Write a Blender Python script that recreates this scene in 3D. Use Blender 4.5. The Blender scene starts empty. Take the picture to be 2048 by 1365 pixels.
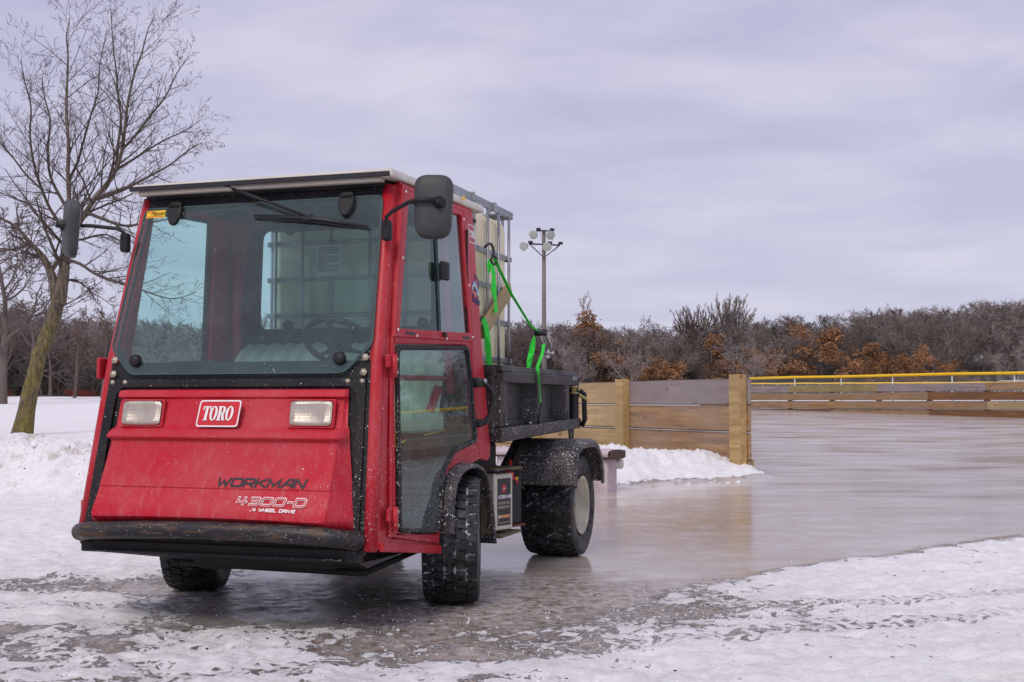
import bpy, bmesh, math, random
import numpy as np
from mathutils import Vector, Matrix
C = bpy.context.scene
# ------------------------------------------------------------------ camera
FPX = 2400.0; CAMH = 0.913; PITCH = math.atan(120.5/FPX)
cd = bpy.data.cameras.new("camera"); cam = bpy.data.objects.new("camera", cd); C.collection.objects.link(cam)
cam.location = (0, 0, CAMH); cam.rotation_euler = (math.pi/2+PITCH, 0, 0)
cd.sensor_width = 36; cd.lens = FPX/2048*36; cd.clip_start = .05; cd.clip_end = 3000
C.camera = cam
# ------------------------------------------------------------------ light
SUN_EL, SUN_AZ = math.radians(46), math.radians(200)      # azimuth from +Y clockwise: behind the camera, a little to the left
C.view_settings.view_transform = 'Standard'; C.view_settings.look = 'None'
C.view_settings.gamma = 1; C.view_settings.exposure = 0.15
sd = bpy.data.lights.new("sun", 'SUN'); sd.energy = 1.5; sd.angle = math.radians(20); sd.color = (1, .93, .82)
so = bpy.data.objects.new("sun", sd); C.collection.objects.link(so)
sdir = Vector((math.sin(SUN_AZ)*math.cos(SUN_EL), math.cos(SUN_AZ)*math.cos(SUN_EL), math.sin(SUN_EL)))
so.rotation_euler = sdir.to_track_quat('Z', 'Y').to_euler()
w = bpy.data.worlds.new("World"); C.world = w; w.use_nodes = True
nt = w.node_tree; nt.nodes.clear(); N = nt.nodes.new; LK = nt.links.new
out = N('ShaderNodeOutputWorld'); bg = N('ShaderNodeBackground'); bg.inputs[1].default_value = 0.1
sky = N('ShaderNodeTexSky'); sky.sky_type = 'NISHITA'; sky.sun_disc = False
sky.sun_elevation = SUN_EL; sky.sun_rotation = SUN_AZ
tc = N('ShaderNodeTexCoord'); sp = N('ShaderNodeSeparateXYZ'); LK(tc.outputs['Generated'], sp.inputs[0])
def mth(op, a, b=None, c=None, tree=None, clamp=False):
    t = tree or nt
    n = t.nodes.new('ShaderNodeMath'); n.operation = op; n.use_clamp = clamp
    for i, v in enumerate((a, b, c)):
        if v is None: continue
        if isinstance(v, (int, float)): n.inputs[i].default_value = v
        else: t.links.new(v, n.inputs[i])
    return n.outputs[0]
zz = mth('MAXIMUM', sp.outputs[2], 0.0)
den = mth('ADD', zz, 0.10)
cx = mth('DIVIDE', sp.outputs[0], den); cy = mth('DIVIDE', sp.outputs[1], den)
cmb = N('ShaderNodeCombineXYZ'); LK(cx, cmb.inputs[0]); LK(cy, cmb.inputs[1])
mp = N('ShaderNodeMapping'); mp.inputs['Scale'].default_value = (.62, .78, 1); mp.inputs['Rotation'].default_value = (0, 0, .35); LK(cmb.outputs[0], mp.inputs[0])
n1 = N('ShaderNodeTexNoise'); n1.inputs['Scale'].default_value = 1.9; n1.inputs['Detail'].default_value = 9; n1.inputs['Roughness'].default_value = .52; n1.inputs['Distortion'].default_value = .25
LK(mp.outputs[0], n1.inputs['Vector'])
rp = N('ShaderNodeValToRGB'); LK(n1.outputs[0], rp.inputs[0])
rp.color_ramp.elements[0].position = .36; rp.color_ramp.elements[0].color = (.45, .435, .61, 1)
rp.color_ramp.elements[1].position = .66; rp.color_ramp.elements[1].color = (.63, .61, .725, 1)
e = rp.color_ramp.elements.new(.5); e.color = (.52, .505, .665, 1)
hz = N('ShaderNodeMapRange'); hz.inputs[1].default_value = 0; hz.inputs[2].default_value = .30; hz.inputs[3].default_value = .75; hz.inputs[4].default_value = 0; LK(zz, hz.inputs[0])
mxh = N('ShaderNodeMix'); mxh.data_type = 'RGBA'; LK(hz.outputs[0], mxh.inputs[0]); LK(rp.outputs[0], mxh.inputs[6]); mxh.inputs[7].default_value = (.575, .575, .70, 1)
sc10 = N('ShaderNodeVectorMath'); sc10.operation = 'SCALE'; sc10.inputs['Scale'].default_value = 10.0; LK(mxh.outputs[2], sc10.inputs[0])
mxs = N('ShaderNodeMix'); mxs.data_type = 'RGBA'; mxs.inputs[0].default_value = .06; LK(sc10.outputs[0], mxs.inputs[6]); LK(sky.outputs[0], mxs.inputs[7])
LK(mxs.outputs[2], bg.inputs[0]); LK(bg.outputs[0], out.inputs[0])

# ------------------------------------------------------------------ helpers
TH = math.radians(17.8); TRO = (-.864, 5.71, 0)
def wp(px, py, d):                      # pixel of the photograph -> world point at depth y = d
    dx = (px-1024)/FPX; dy = (py-682.5)/FPX
    vy = math.cos(PITCH)+math.sin(PITCH)*dy; vz = math.sin(PITCH)-math.cos(PITCH)*dy
    t = d/vy
    return Vector((dx*t, d, CAMH+vz*t))
def link(o, parent=None):
    C.collection.objects.link(o)
    if parent is not None: o.parent = parent
    return o
def thing(name, label, cat, loc=(0, 0, 0), rz=0, group=None):
    o = bpy.data.objects.new(name, None); link(o); o.location = loc; o.rotation_euler = (0, 0, rz)
    o.empty_display_size = .1
    return tag(o, label, cat, group)
def tag(o, label=None, cat=None, group=None, kind=None):
    if label: o['label'] = label
    if cat: o['category'] = cat
    if group: o['group'] = group
    if kind: o['kind'] = kind
    return o
def mobj(name, V, F, mats, parent=None, smooth=False, mi=None):
    me = bpy.data.meshes.new(name)
    if isinstance(V, np.ndarray):
        V = np.asarray(V, np.float32); F = np.asarray(F, np.int32)
        me.vertices.add(len(V)); me.vertices.foreach_set('co', V.ravel())
        k = F.shape[1]; me.loops.add(F.size); me.loops.foreach_set('vertex_index', F.ravel())
        me.polygons.add(len(F)); me.polygons.foreach_set('loop_start', np.arange(0, F.size, k, dtype=np.int32))
        try: me.polygons.foreach_set('loop_total', np.full(len(F), k, np.int32))
        except Exception: pass
        me.update(calc_edges=True)
    else:
        me.from_pydata([tuple(v) for v in V], [], [tuple(f) for f in F]); me.update()
    if not isinstance(mats, (list, tuple)): mats = [mats]
    for m in mats: me.materials.append(m)
    if mi is not None: me.polygons.foreach_set('material_index', np.asarray(mi, np.int32))
    if smooth: me.polygons.foreach_set('use_smooth', [True]*len(me.polygons))
    return link(bpy.data.objects.new(name, me), parent)
class MB:                                # collects shapes into one mesh
    def __init__(s): s.V = []; s.F = []; s.M = []; s.S = []; s.m = 0; s.sm = False
    def add(s, V, F):
        b = len(s.V); s.V += [tuple(v) for v in V]; s.F += [tuple(i+b for i in f) for f in F]; s.M += [s.m]*len(F); s.S += [s.sm]*len(F); return s
    def box(s, c, size, bev=.004, rot=None, seg=1):
        bm = bmesh.new(); bmesh.ops.create_cube(bm, size=1)
        bmesh.ops.scale(bm, vec=size, verts=bm.verts)
        if bev: bmesh.ops.bevel(bm, geom=list(bm.edges), offset=min(bev, min(size)*.45), segments=seg, affect='EDGES', profile=.5)
        M = Matrix.Translation(c) @ (rot.to_4x4() if rot is not None else Matrix.Identity(4))
        V = [M @ v.co for v in bm.verts]; bm.verts.index_update()
        F = [[v.index for v in f.verts] for f in bm.faces]; bm.free(); return s.add(V, F)
    def hexa(s, P, bev=.004, seg=1):     # 8 corners: bottom 4 (ccw from above), top 4
        bm = bmesh.new(); vs = [bm.verts.new(p) for p in P]
        for f in ((3, 2, 1, 0), (4, 5, 6, 7), (0, 1, 5, 4), (1, 2, 6, 5), (2, 3, 7, 6), (3, 0, 4, 7)): bm.faces.new([vs[i] for i in f])
        bmesh.ops.recalc_face_normals(bm, faces=bm.faces)
        if bev: bmesh.ops.bevel(bm, geom=list(bm.edges), offset=bev, segments=seg, affect='EDGES', profile=.5)
        bm.verts.index_update(); V = [v.co.copy() for v in bm.verts]
        F = [[v.index for v in f.verts] for f in bm.faces]; bm.free(); return s.add(V, F)
    def tube(s, P, r, n=10, closed=False, caps=True, flat=None):
        P = [Vector(p) for p in P]; k = len(P)
        R = r if isinstance(r, (list, tuple)) else [r]*k
        V = []; prev = None
        for i in range(k):
            a = P[(i-1) % k] if (closed or i > 0) else P[i]; b = P[(i+1) % k] if (closed or i < k-1) else P[i]
            t = (b-a).normalized()
            if prev is None:
                u = t.cross(Vector((0, 0, 1)));
                if u.length < .05: u = t.cross(Vector((0, 1, 0)))
                u.normalize()
            else:
                u = (prev - t*prev.dot(t)).normalized()
            prev = u; v = t.cross(u)
            for j in range(n):
                an = 2*math.pi*j/n
                V.append(P[i]+(u*math.cos(an)+v*math.sin(an)*(flat or 1))*R[i])
        F = []
        for i in range(k if closed else k-1):
            for j in range(n):
                a = i*n+j; b = i*n+(j+1) % n; c2 = ((i+1) % k)*n+(j+1) % n; d = ((i+1) % k)*n+j
                F.append((a, b, c2, d))
        if caps and not closed: F.append(tuple(range(n-1, -1, -1))); F.append(tuple(range((k-1)*n, k*n)))
        sm = s.sm; s.sm = True; s.add(V, F); s.sm = sm; return s
    def lathe(s, prof, M, n=32, capa=False, capb=False):   # prof (radius, height) round local z, placed by M
        V = []; F = []
        for (r, h) in prof:
            for j in range(n):
                an = 2*math.pi*j/n; V.append(M @ Vector((r*math.cos(an), r*math.sin(an), h)))
        for i in range(len(prof)-1):
            for j in range(n): F.append((i*n+j, i*n+(j+1) % n, (i+1)*n+(j+1) % n, (i+1)*n+j))
        if capa: F.append(tuple(range(n-1, -1, -1)))
        if capb: F.append(tuple(range((len(prof)-1)*n, len(prof)*n)))
        sm = s.sm; s.sm = True; s.add(V, F); s.sm = sm; return s
    def build(s, name, mats, parent=None, smooth=None):
        o = mobj(name, s.V, s.F, mats, parent, False, s.M)
        o.data.polygons.foreach_set('use_smooth', [True]*len(s.F) if smooth else s.S); return o
def axis(o, d):                          # frame whose z axis is d
    return Matrix.Translation(o) @ Vector(d).to_track_quat('Z', 'Y').to_matrix().to_4x4()
def fr(o, u, v):
    o, u, v = Vector(o), Vector(u).normalized(), Vector(v); n = u.cross(v).normalized(); v = n.cross(u)
    return Matrix(((u.x, v.x, n.x, o.x), (u.y, v.y, n.y, o.y), (u.z, v.z, n.z, o.z), (0, 0, 0, 1)))
def rnd(P, r, seg=5):                    # round the corners of a 2-D polygon
    if not r: return [tuple(p) for p in P]
    n = len(P); out = []
    for i in range(n):
        p = Vector(P[i]); a = Vector(P[i-1])-p; b = Vector(P[(i+1) % n])-p
        rr = r[i] if isinstance(r, (list, tuple)) else r
        rr = min(rr, a.length*.45, b.length*.45)
        if rr < 1e-5: out.append(tuple(p)); continue
        A = p+a.normalized()*rr; B = p+b.normalized()*rr
        for k in range(seg+1):
            t = k/seg; q = A*(1-t)**2+p*2*t*(1-t)+B*t*t; out.append((q.x, q.y))
    return out
def flat_mesh(outer, holes=(), thick=.004, bev=0):
    cu = bpy.data.curves.new('tmp', 'CURVE'); cu.dimensions = '2D'; cu.fill_mode = 'BOTH'
    for loop in [outer]+list(holes):
        s = cu.splines.new('POLY'); s.points.add(len(loop)-1)
        for i, p in enumerate(loop): s.points[i].co = (p[0], p[1], 0, 1)
        s.use_cyclic_u = True
    cu.extrude = max(thick/2-bev, 0); cu.bevel_depth = bev; cu.bevel_resolution = 1 if bev else 0; cu.offset = -bev
    o = bpy.data.objects.new('tmp', cu); C.collection.objects.link(o)
    dg = bpy.context.evaluated_depsgraph_get(); me = bpy.data.meshes.new_from_object(o.evaluated_get(dg))
    bpy.data.objects.remove(o); bpy.data.curves.remove(cu); return me
MIR = Matrix.Diagonal((-1, 1, 1, 1))
def panel(name, outer, holes, thick, bev, M, mat, parent, mirror=False, lift=0):
    """flat plate outlined in the frame M; its outer face lies 'lift' above the frame plane"""
    me = flat_mesh(outer, holes, thick, bev)
    me.transform(M @ Matrix.Translation((0, 0, lift-thick/2)))
    if mirror: me.transform(MIR); me.flip_normals()
    me.name = name
    me.materials.clear(); me.materials.append(mat)
    me.polygons.foreach_set('use_smooth', [False]*len(me.polygons))
    return link(bpy.data.objects.new(name, me), parent)
def textm(txt, size, M, mat, name, parent, shear=0, xs=1, lift=0, mirror=False, align='LEFT', thick=.0006, off=0):
    cu = bpy.data.curves.new('t', 'FONT'); cu.body = txt; cu.size = size; cu.shear = shear; cu.extrude = thick; cu.align_x = align; cu.offset = off
    o = bpy.data.objects.new('t', cu); C.collection.objects.link(o)
    dg = bpy.context.evaluated_depsgraph_get(); me = bpy.data.meshes.new_from_object(o.evaluated_get(dg))
    bpy.data.objects.remove(o)
    me.transform(M @ Matrix.Translation((0, 0, lift)) @ Matrix.Diagonal((xs, 1, 1, 1)))
    me.materials.clear(); me.materials.append(mat); me.name = name
    return link(bpy.data.objects.new(name, me), parent)
# stroke letters: polylines on a 1 x 1 cell
GL = {'W': (1.25, [[(0, 1), (.22, 0), (.5, .72), (.78, 0), (1, 1)]]), 'O': (1.05, [[(.1, 0), (.9, 0), (1, .12), (1, .88), (.9, 1), (.1, 1), (0, .88), (0, .12), (.1, 0)]]),
      'R': (1.0, [[(0, 0), (0, 1), (.88, 1), (1, .88), (1, .55), (.9, .42), (.12, .42)], [(.55, .36), (1, 0)]]),
      'K': (1.0, [[(0, 0), (0, 1)], [(1, 1), (.25, .5), (1, 0)]]), 'M': (1.2, [[(0, 0), (.02, 1), (.5, .12), (.98, 1), (1, 0)]]),
      'A': (1.05, [[(0, 0), (.52, 1), (1, 1), (1, 0)], [(.36, .36), (.92, .36)]]), 'N': (1.0, [[(0, 0), (0, 1), (.12, 1), (.88, 0), (1, 0), (1, 1)]]),
      '4': (.95, [[(.72, 0), (.72, 1)], [(.0, 1), (.0, .36), (1, .36)]]), '3': (.95, [[(.12, 1), (.9, 1), (1, .9), (1, .1), (.9, 0), (.12, 0)], [(.3, .5), (.93, .5)]]),
      '0': (1.0, [[(.1, 0), (.9, 0), (1, .12), (1, .88), (.9, 1), (.1, 1), (0, .88), (0, .12), (.1, 0)]]), '-': (.45, [[(.1, .5), (.9, .5)]]),
      'D': (1.0, [[(0, 0), (0, 1), (.8, 1), (1, .8), (1, .2), (.8, 0), (0, 0)]]), 'H': (1, [[(0, 0), (0, 1)], [(1, 0), (1, 1)], [(.08, .5), (.92, .5)]]),
      'E': (.9, [[(1, 1), (0, 1), (0, 0), (1, 0)], [(.08, .5), (.9, .5)]]), 'L': (.85, [[(0, 1), (0, 0), (1, 0)]]), 'I': (.15, [[(.5, 0), (.5, 1)]]),
      'V': (1.05, [[(0, 1), (.45, 0), (1, 1)]]), 'S': (.95, [[(1, 1), (0, 1), (0, .52), (1, .48), (1, 0), (0, 0)]]), ' ': (.5, [])}
def hoodmap(x0, z0, off):
    RZ = [.455, .468, .50, .560, .570, .575, .738]; RY = [-1.082, -1.082, -1.068, -1.036, -1.031, -1.034, -.966]
    def f(p):
        z = z0+p[1]*.93; x = x0+p[0]; cr = 1-(x/.51)**2; return Vector((x, float(np.interp(z, RZ, RY))-.010*cr-off-p[2], z+.008*cr*min(max((.56-z)/.06, 0), 1)))
    return f
def strokes(mb, txt, h, cw, M, sw, shear=.25, gap=.28, lift=.001):
    x = 0; eps = 0
    for ch in txt:
        wd, sts = GL[ch]; W = wd*cw
        for st in sts:
            P = [Vector((x+px*W+shear*py*h, py*h)) for px, py in st]
            closed = (P[0]-P[-1]).length < 1e-6
            if closed: P = P[:-1]
            n = len(P); Lp = []; Rp = []
            for i in range(n):
                d0 = (P[i]-P[i-1]).normalized() if (closed or i > 0) else None
                d1 = (P[(i+1) % n]-P[i]).normalized() if (closed or i < n-1) else None
                if d0 is None: d0 = d1
                if d1 is None: d1 = d0
                n0 = Vector((-d0.y, d0.x)); n1 = Vector((-d1.y, d1.x)); b = (n0+n1)
                if b.length < .2: b = n0
                b.normalize(); k = min(1/max(b.dot(n0), .3), 1.9)*sw/2
                ext = Vector((0, 0))
                if not closed and i == 0: ext = -d1*sw*.45
                if not closed and i == n-1: ext = d0*sw*.45
                Lp.append(P[i]+b*k+ext); Rp.append(P[i]-b*k+ext)
            V = [(M((p.x, p.y, lift+eps)) if callable(M) else M @ Vector((p.x, p.y, lift+eps))) for p in Lp+Rp]
            F = [(i, i+n, (i+1) % n+n, (i+1) % n) for i in range(n if closed else n-1)]
            mb.add(V, F); eps += .00012
        x += W+gap*cw
    return x

# ------------------------------------------------------------------ materials
class NT:
    def __init__(s, name):
        s.m = bpy.data.materials.new(name); s.m.use_nodes = True; s.t = s.m.node_tree; s.t.nodes.clear()
        s.out = s.n('ShaderNodeOutputMaterial'); s.b = s.n('ShaderNodeBsdfPrincipled'); s.l(s.b.outputs[0], s.out.inputs[0])
    def n(s, k, **kw):
        x = s.t.nodes.new(k)
        for a, v in kw.items(): setattr(x, a, v)
        return x
    def l(s, a, b): s.t.links.new(a, b)
    def put(s, sock, v):
        if isinstance(v, (int, float)):
            if sock.type == 'RGBA': sock.default_value = (v, v, v, 1)
            else: sock.default_value = v
        elif isinstance(v, tuple): sock.default_value = v if len(v) == len(sock.default_value) else (*v, 1)
        else: s.l(v, sock)
    def coord(s, scale=(1, 1, 1), kind='Object', rnd=False):
        c = s.n('ShaderNodeTexCoord'); m = s.n('ShaderNodeMapping'); m.inputs['Scale'].default_value = scale
        s.l(c.outputs[kind], m.inputs[0])
        if rnd:
            oi = s.n('ShaderNodeObjectInfo'); v = s.n('ShaderNodeVectorMath', operation='SCALE'); v.inputs[0].default_value = (37, 17, 23); s.l(oi.outputs['Random'], v.inputs['Scale']); s.l(v.outputs[0], m.inputs['Location'])
        return m.outputs[0]
    def noise(s, vec, scale, detail=6, rough=.55, dist=0):
        x = s.n('ShaderNodeTexNoise'); s.put(x.inputs['Scale'], scale); x.inputs['Detail'].default_value = detail; x.inputs['Roughness'].default_value = rough; x.inputs['Distortion'].default_value = dist
        if vec is not None: s.l(vec, x.inputs['Vector'])
        return x.outputs[0]
    def ramp(s, v, *st):
        x = s.n('ShaderNodeValToRGB'); s.l(v, x.inputs[0]); el = x.color_ramp.elements
        for i, (p, c) in enumerate(st):
            e = el[i] if i < 2 else el.new(p)
            e.position = p; e.color = (c, c, c, 1) if isinstance(c, (int, float)) else (*c, 1)
        return x.outputs[0]
    def mr(s, v, a, b, c=0, d=1):
        x = s.n('ShaderNodeMapRange'); s.l(v, x.inputs[0])
        for i, q in enumerate((a, b, c, d)): x.inputs[i+1].default_value = q
        return x.outputs[0]
    def mix(s, f, a, b, mode='MIX'):
        x = s.n('ShaderNodeMix', data_type='RGBA', blend_type=mode); s.put(x.inputs[0], f); s.put(x.inputs[6], a); s.put(x.inputs[7], b); return x.outputs[2]
    def ma(s, op, a, b=None, clamp=False): return mth(op, a, b, tree=s.t, clamp=clamp)
    def specks(s, vec, scale, amount):       # small dots; amount 0..1 may be a socket
        v = s.n('ShaderNodeTexVoronoi'); v.inputs['Scale'].default_value = scale; s.l(vec, v.inputs['Vector'])
        sep = s.n('ShaderNodeSeparateColor'); s.l(v.outputs['Color'], sep.inputs[0])
        rad = s.ma('MULTIPLY', sep.outputs[1], .34)
        inside = s.ma('LESS_THAN', v.outputs['Distance'], rad)
        on = s.ma('LESS_THAN', sep.outputs[0], amount)
        return s.ma('MULTIPLY', inside, on)
    def bump(s, h, strength=.2, dist=.01):
        x = s.n('ShaderNodeBump'); s.put(x.inputs['Strength'], strength); x.inputs['Distance'].default_value = dist; s.l(h, x.inputs['Height']); s.l(x.outputs[0], s.b.inputs['Normal'])
    def fin(s, col, rough=.5, metal=0, spec=None):
        s.put(s.b.inputs['Base Color'], col); s.put(s.b.inputs['Roughness'], rough); s.put(s.b.inputs['Metallic'], metal)
        if spec is not None: s.b.inputs['Specular IOR Level'].default_value = spec
        return s.m
def paint(name, col, rough=.35, speck=.10, dust=.25, lowdirt=.0, scale=230, spec=.5, bump=.05):
    """painted panel with road dust, dried slush specks that thicken towards the bottom of the truck"""
    s = NT(name); v = s.coord()
    g = s.n('ShaderNodeTexCoord'); sep = s.n('ShaderNodeSeparateXYZ'); s.l(g.outputs['Object'], sep.inputs[0])
    low = s.mr(sep.outputs[2], 1.05, .35, 0, 1); back = s.mr(sep.outputs[0], .35, .66, .0, 1)
    patch = s.ramp(s.noise(v, 7, 4), (.42, 0), (.68, 1))
    am = s.ma('MULTIPLY', s.ma('ADD', s.ma('MULTIPLY', s.ma('MULTIPLY', low, back), speck*2.2), speck*.22), s.ma('ADD', patch, .35))
    sp = s.specks(v, scale, am); sp2 = s.specks(v, scale*.45, s.ma('MULTIPLY', am, .35))
    sp = s.ma('MAXIMUM', sp, sp2)
    du = s.ramp(s.noise(v, 3.2, 9, .65), (.38, 0), (.75, 1)); du2 = s.noise(v, 60, 5, .7)
    c = s.mix(s.ma('MULTIPLY', s.ma('MULTIPLY', du, du2), dust), col, (.48, .40, .37))
    c = s.mix(s.ma('MULTIPLY', sp, .8), c, (.74, .71, .70))
    stv = s.noise(s.coord((16, 16, 1.1)), 2.5, 5, .6); c = s.mix(s.ma('MULTIPLY', s.ma('MULTIPLY', s.mr(stv, .52, .72), low), dust*.5), c, (.50, .44, .42))
    s.bump(s.noise(v, 240, 3), bump, .002)
    r = s.ma('ADD', s.ma('MULTIPLY', s.noise(v, 14, 5), .22), rough-.1)
    return s.fin(c, r, 0, spec)
def plain(name, col, rough=.5, metal=0, spec=.5, var=.15, bscale=120, bump=.05):
    s = NT(name); v = s.coord(); n = s.noise(v, 9, 7, .6)
    c = s.mix(s.mr(n, .3, .7, 0, 1), tuple(x*(1-var) for x in col), tuple(min(1, x*(1+var)) for x in col))
    if bump: s.bump(s.noise(v, bscale, 4), bump, .003)
    return s.fin(c, s.ma('ADD', s.ma('MULTIPLY', s.noise(v, 25, 4), .16), rough-.08), metal, spec)
M = {}
M['red'] = paint('red_paint', (.46, .005, .020), .38, .30, .26, spec=.32)
M['red_plastic'] = paint('red_hood_plastic', (.50, .007, .026), .46, .16, .32, spec=.32, bump=.14)
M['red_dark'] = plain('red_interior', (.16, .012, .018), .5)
M['black'] = paint('black_steel', (.009, .009, .011), .50, .34, .08, scale=260, spec=.28)
M['blackplain'] = plain('black_plastic', (.012, .012, .013), .5, spec=.35, var=.2, bump=.1)
M['bed'] = paint('black_bed_plastic', (.016, .015, .016), .46, .42, .22, scale=170, spec=.35, bump=.25)
M['fender'] = paint('fender_plastic', (.020, .020, .024), .48, 1.5, .5, spec=.35, scale=150, bump=.3)
M['mirror'] = plain('mirror_shell', (.045, .045, .047), .55, var=.25, bscale=220, bump=.5)
M['white_roof'] = plain('white_roof', (.60, .57, .50), .45, var=.06)
M['white'] = plain('white_ink', (.85, .83, .83), .5, var=.03, bump=0)
M['ink'] = plain('black_ink', (.018, .016, .022), .45, bump=0)
M['seat'] = plain('cream_vinyl', (.55, .54, .46), .5, var=.1)
M['gasket'] = paint('rubber_gasket', (.008, .008, .009), .55, .9, .1, scale=200, spec=.3)
M['steel'] = plain('galvanised_steel', (.36, .38, .40), .42, .75, var=.25, bscale=60)
M['zinc'] = plain('zinc_bolt', (.55, .50, .38), .35, .8)
M['rimcream'] = plain('cream_rim', (.58, .55, .44), .5, var=.28)
M['box'] = plain('grey_beige_box', (.58, .56, .46), .45, var=.08)
M['green'] = plain('green_webbing', (.02, .74, .04), .6, var=.15, bscale=900, bump=.3)
M['yellow'] = plain('yellow_plastic', (.90, .55, .008), .5, var=.05)
M['orange'] = plain('orange_ink', (.8, .2, .05), .5)
M['redink'] = plain('red_ink', (.6, .02, .03), .5)
M['blue'] = plain('blue_ink', (.02, .16, .55), .5); M['sky_blue'] = plain('light_blue_ink', (.12, .50, .85), .5)
M['navy'] = plain('navy_ink', (.03, .03, .16), .5); M['green_ink'] = plain('green_ink', (.06, .30, .16), .5)
M['rust_bracket'] = plain('muddy_bracket', (.11, .085, .05), .8, var=.5)
M['frost'] = plain('frosted_wood', (.52, .43, .46), .7, var=.18)
M['whitepvc'] = plain('white_pvc', (.7, .68, .62), .4)
M['asphalt_dark'] = plain('under_body', (.012, .012, .012), .7, var=.4)
def bumper_mat():
    s = NT('worn_black_pipe'); v = s.coord((1.1, 6, 6)); v2 = s.coord()
    n = s.noise(v, 9, 10, .7); rust = s.ramp(n, (.51, 0), (.60, 1)); pale = s.ramp(s.noise(v, 4, 10, .8), (.56, 0), (.64, 1))
    c = s.mix(rust, (.012, .012, .016), (.085, .045, .025)); c = s.mix(s.ma('MULTIPLY', pale, .45), c, (.38, .31, .24))
    c = s.mix(s.ma('MULTIPLY', s.specks(v2, 170, .12), .8), c, (.7, .68, .66))
    s.bump(n, .25, .003); return s.fin(c, s.mr(n, .3, .7, .3, .65))
M['bumper'] = bumper_mat()
def glass_mat(name, tint, milk, speck, grefl=1.0, ior=1.5):
    s = NT(name); s.t.nodes.remove(s.b); v = s.coord()
    tr = s.n('ShaderNodeBsdfTransparent'); tr.inputs[0].default_value = (*tint, 1)
    gl = s.n('ShaderNodeBsdfGlossy'); gl.inputs['Roughness'].default_value = .015; gl.inputs[0].default_value = (.80, .97, .95, 1)
    df = s.n('ShaderNodeBsdfDiffuse'); df.inputs[0].default_value = (.50, .62, .61, 1)
    lw = s.n('ShaderNodeLayerWeight'); lw.inputs[0].default_value = .5
    fz_ = s.ma('ADD', s.ma('MULTIPLY', s.ma('POWER', lw.outputs['Facing'], 4.5), .8), .055)
    m1 = s.n('ShaderNodeMixShader'); s.l(s.ma('MULTIPLY', fz_, grefl, True), m1.inputs[0]); s.l(tr.outputs[0], m1.inputs[1]); s.l(gl.outputs[0], m1.inputs[2])
    n = s.ramp(s.noise(v, 5, 8, .7), (.35, .5), (.75, 1.4))
    g = s.n('ShaderNodeTexCoord'); sep = s.n('ShaderNodeSeparateXYZ'); s.l(g.outputs['Object'], sep.inputs[0])
    low = s.mr(sep.outputs[2], 1.15, .35, .3, 1)
    am = s.ma('MULTIPLY', s.ma('MULTIPLY', low, speck), n)
    sp = s.ma('MAXIMUM', s.specks(v, 260, am), s.specks(v, 110, s.ma('MULTIPLY', am, .25)))
    milkf = s.ma('MULTIPLY', s.ma('MULTIPLY', n, milk), s.ma('ADD', low, .4))
    m2 = s.n('ShaderNodeMixShader'); s.l(s.ma('MAXIMUM', s.ma('MULTIPLY', sp, .75), milkf, True), m2.inputs[0]); s.l(m1.outputs[0], m2.inputs[1]); s.l(df.outputs[0], m2.inputs[2])
    s.l(m2.outputs[0], s.out.inputs[0]); return s.m
M['windshield'] = glass_mat('windshield_glass', (.58, .86, .82), .075, .12, 1.45)
M['doorglass'] = glass_mat('door_glass', (.62, .82, .75), .07, .65, 1.3)
M['sideglass'] = glass_mat('side_glass', (.60, .84, .77), .04, .05, 1.9)
M['farglass'] = glass_mat('far_side_glass', (.88, .96, .95), .01, .03, .9)
s = NT('glass_edge'); M['glassedge'] = s.fin((.055, .095, .09), .15)
def lamp_mat():
    s = NT('ribbed_headlight'); v = s.coord(); wv = s.n('ShaderNodeTexChecker'); wv.inputs['Scale'].default_value = 300; s.l(v, wv.inputs[0])
    sep = s.n('ShaderNodeSeparateXYZ'); s.l(v, sep.inputs[0])
    n = s.noise(v, 30, 3)
    gx = s.ma('SINE', s.ma('MULTIPLY', sep.outputs[0], 1100)); gz = s.ma('SINE', s.ma('MULTIPLY', sep.outputs[2], 1100))
    s.bump(s.ma('ADD', gx, gz), .25, .001)
    c = s.mix(s.ma('MULTIPLY', s.mr(s.ma('ADD', gx, gz), -1, 2, 0, 1), .5), (.52, .46, .38), (.80, .76, .69)); c = s.mix(s.mr(n, .40, .68, 0, .45), c, (.42, .33, .27))
    return s.fin(c, .22, .55)
M['lamp'] = lamp_mat()
def rubber(name, snow):
    s = NT(name); v = s.coord(); n = s.ramp(s.noise(v, 26, 6, .7), (.50, 0), (.60, 1)); n2 = s.ramp(s.noise(v, 5, 3), (.40, .1), (.60, 1))
    c = s.mix(s.ma('MULTIPLY', s.ma('MULTIPLY', n, n2), snow, True), (.012, .012, .014), (.62, .63, .68))
    s.bump(s.noise(v, 90, 5), .3, .003); return s.fin(c, s.mr(s.noise(v, 12, 4), .3, .7, .35, .7))
M['tread'] = rubber('tread_rubber', .07); M['carcass'] = rubber('tyre_groove_rubber', 1.3); M['sidewall'] = rubber('sidewall_rubber', .12)
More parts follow.
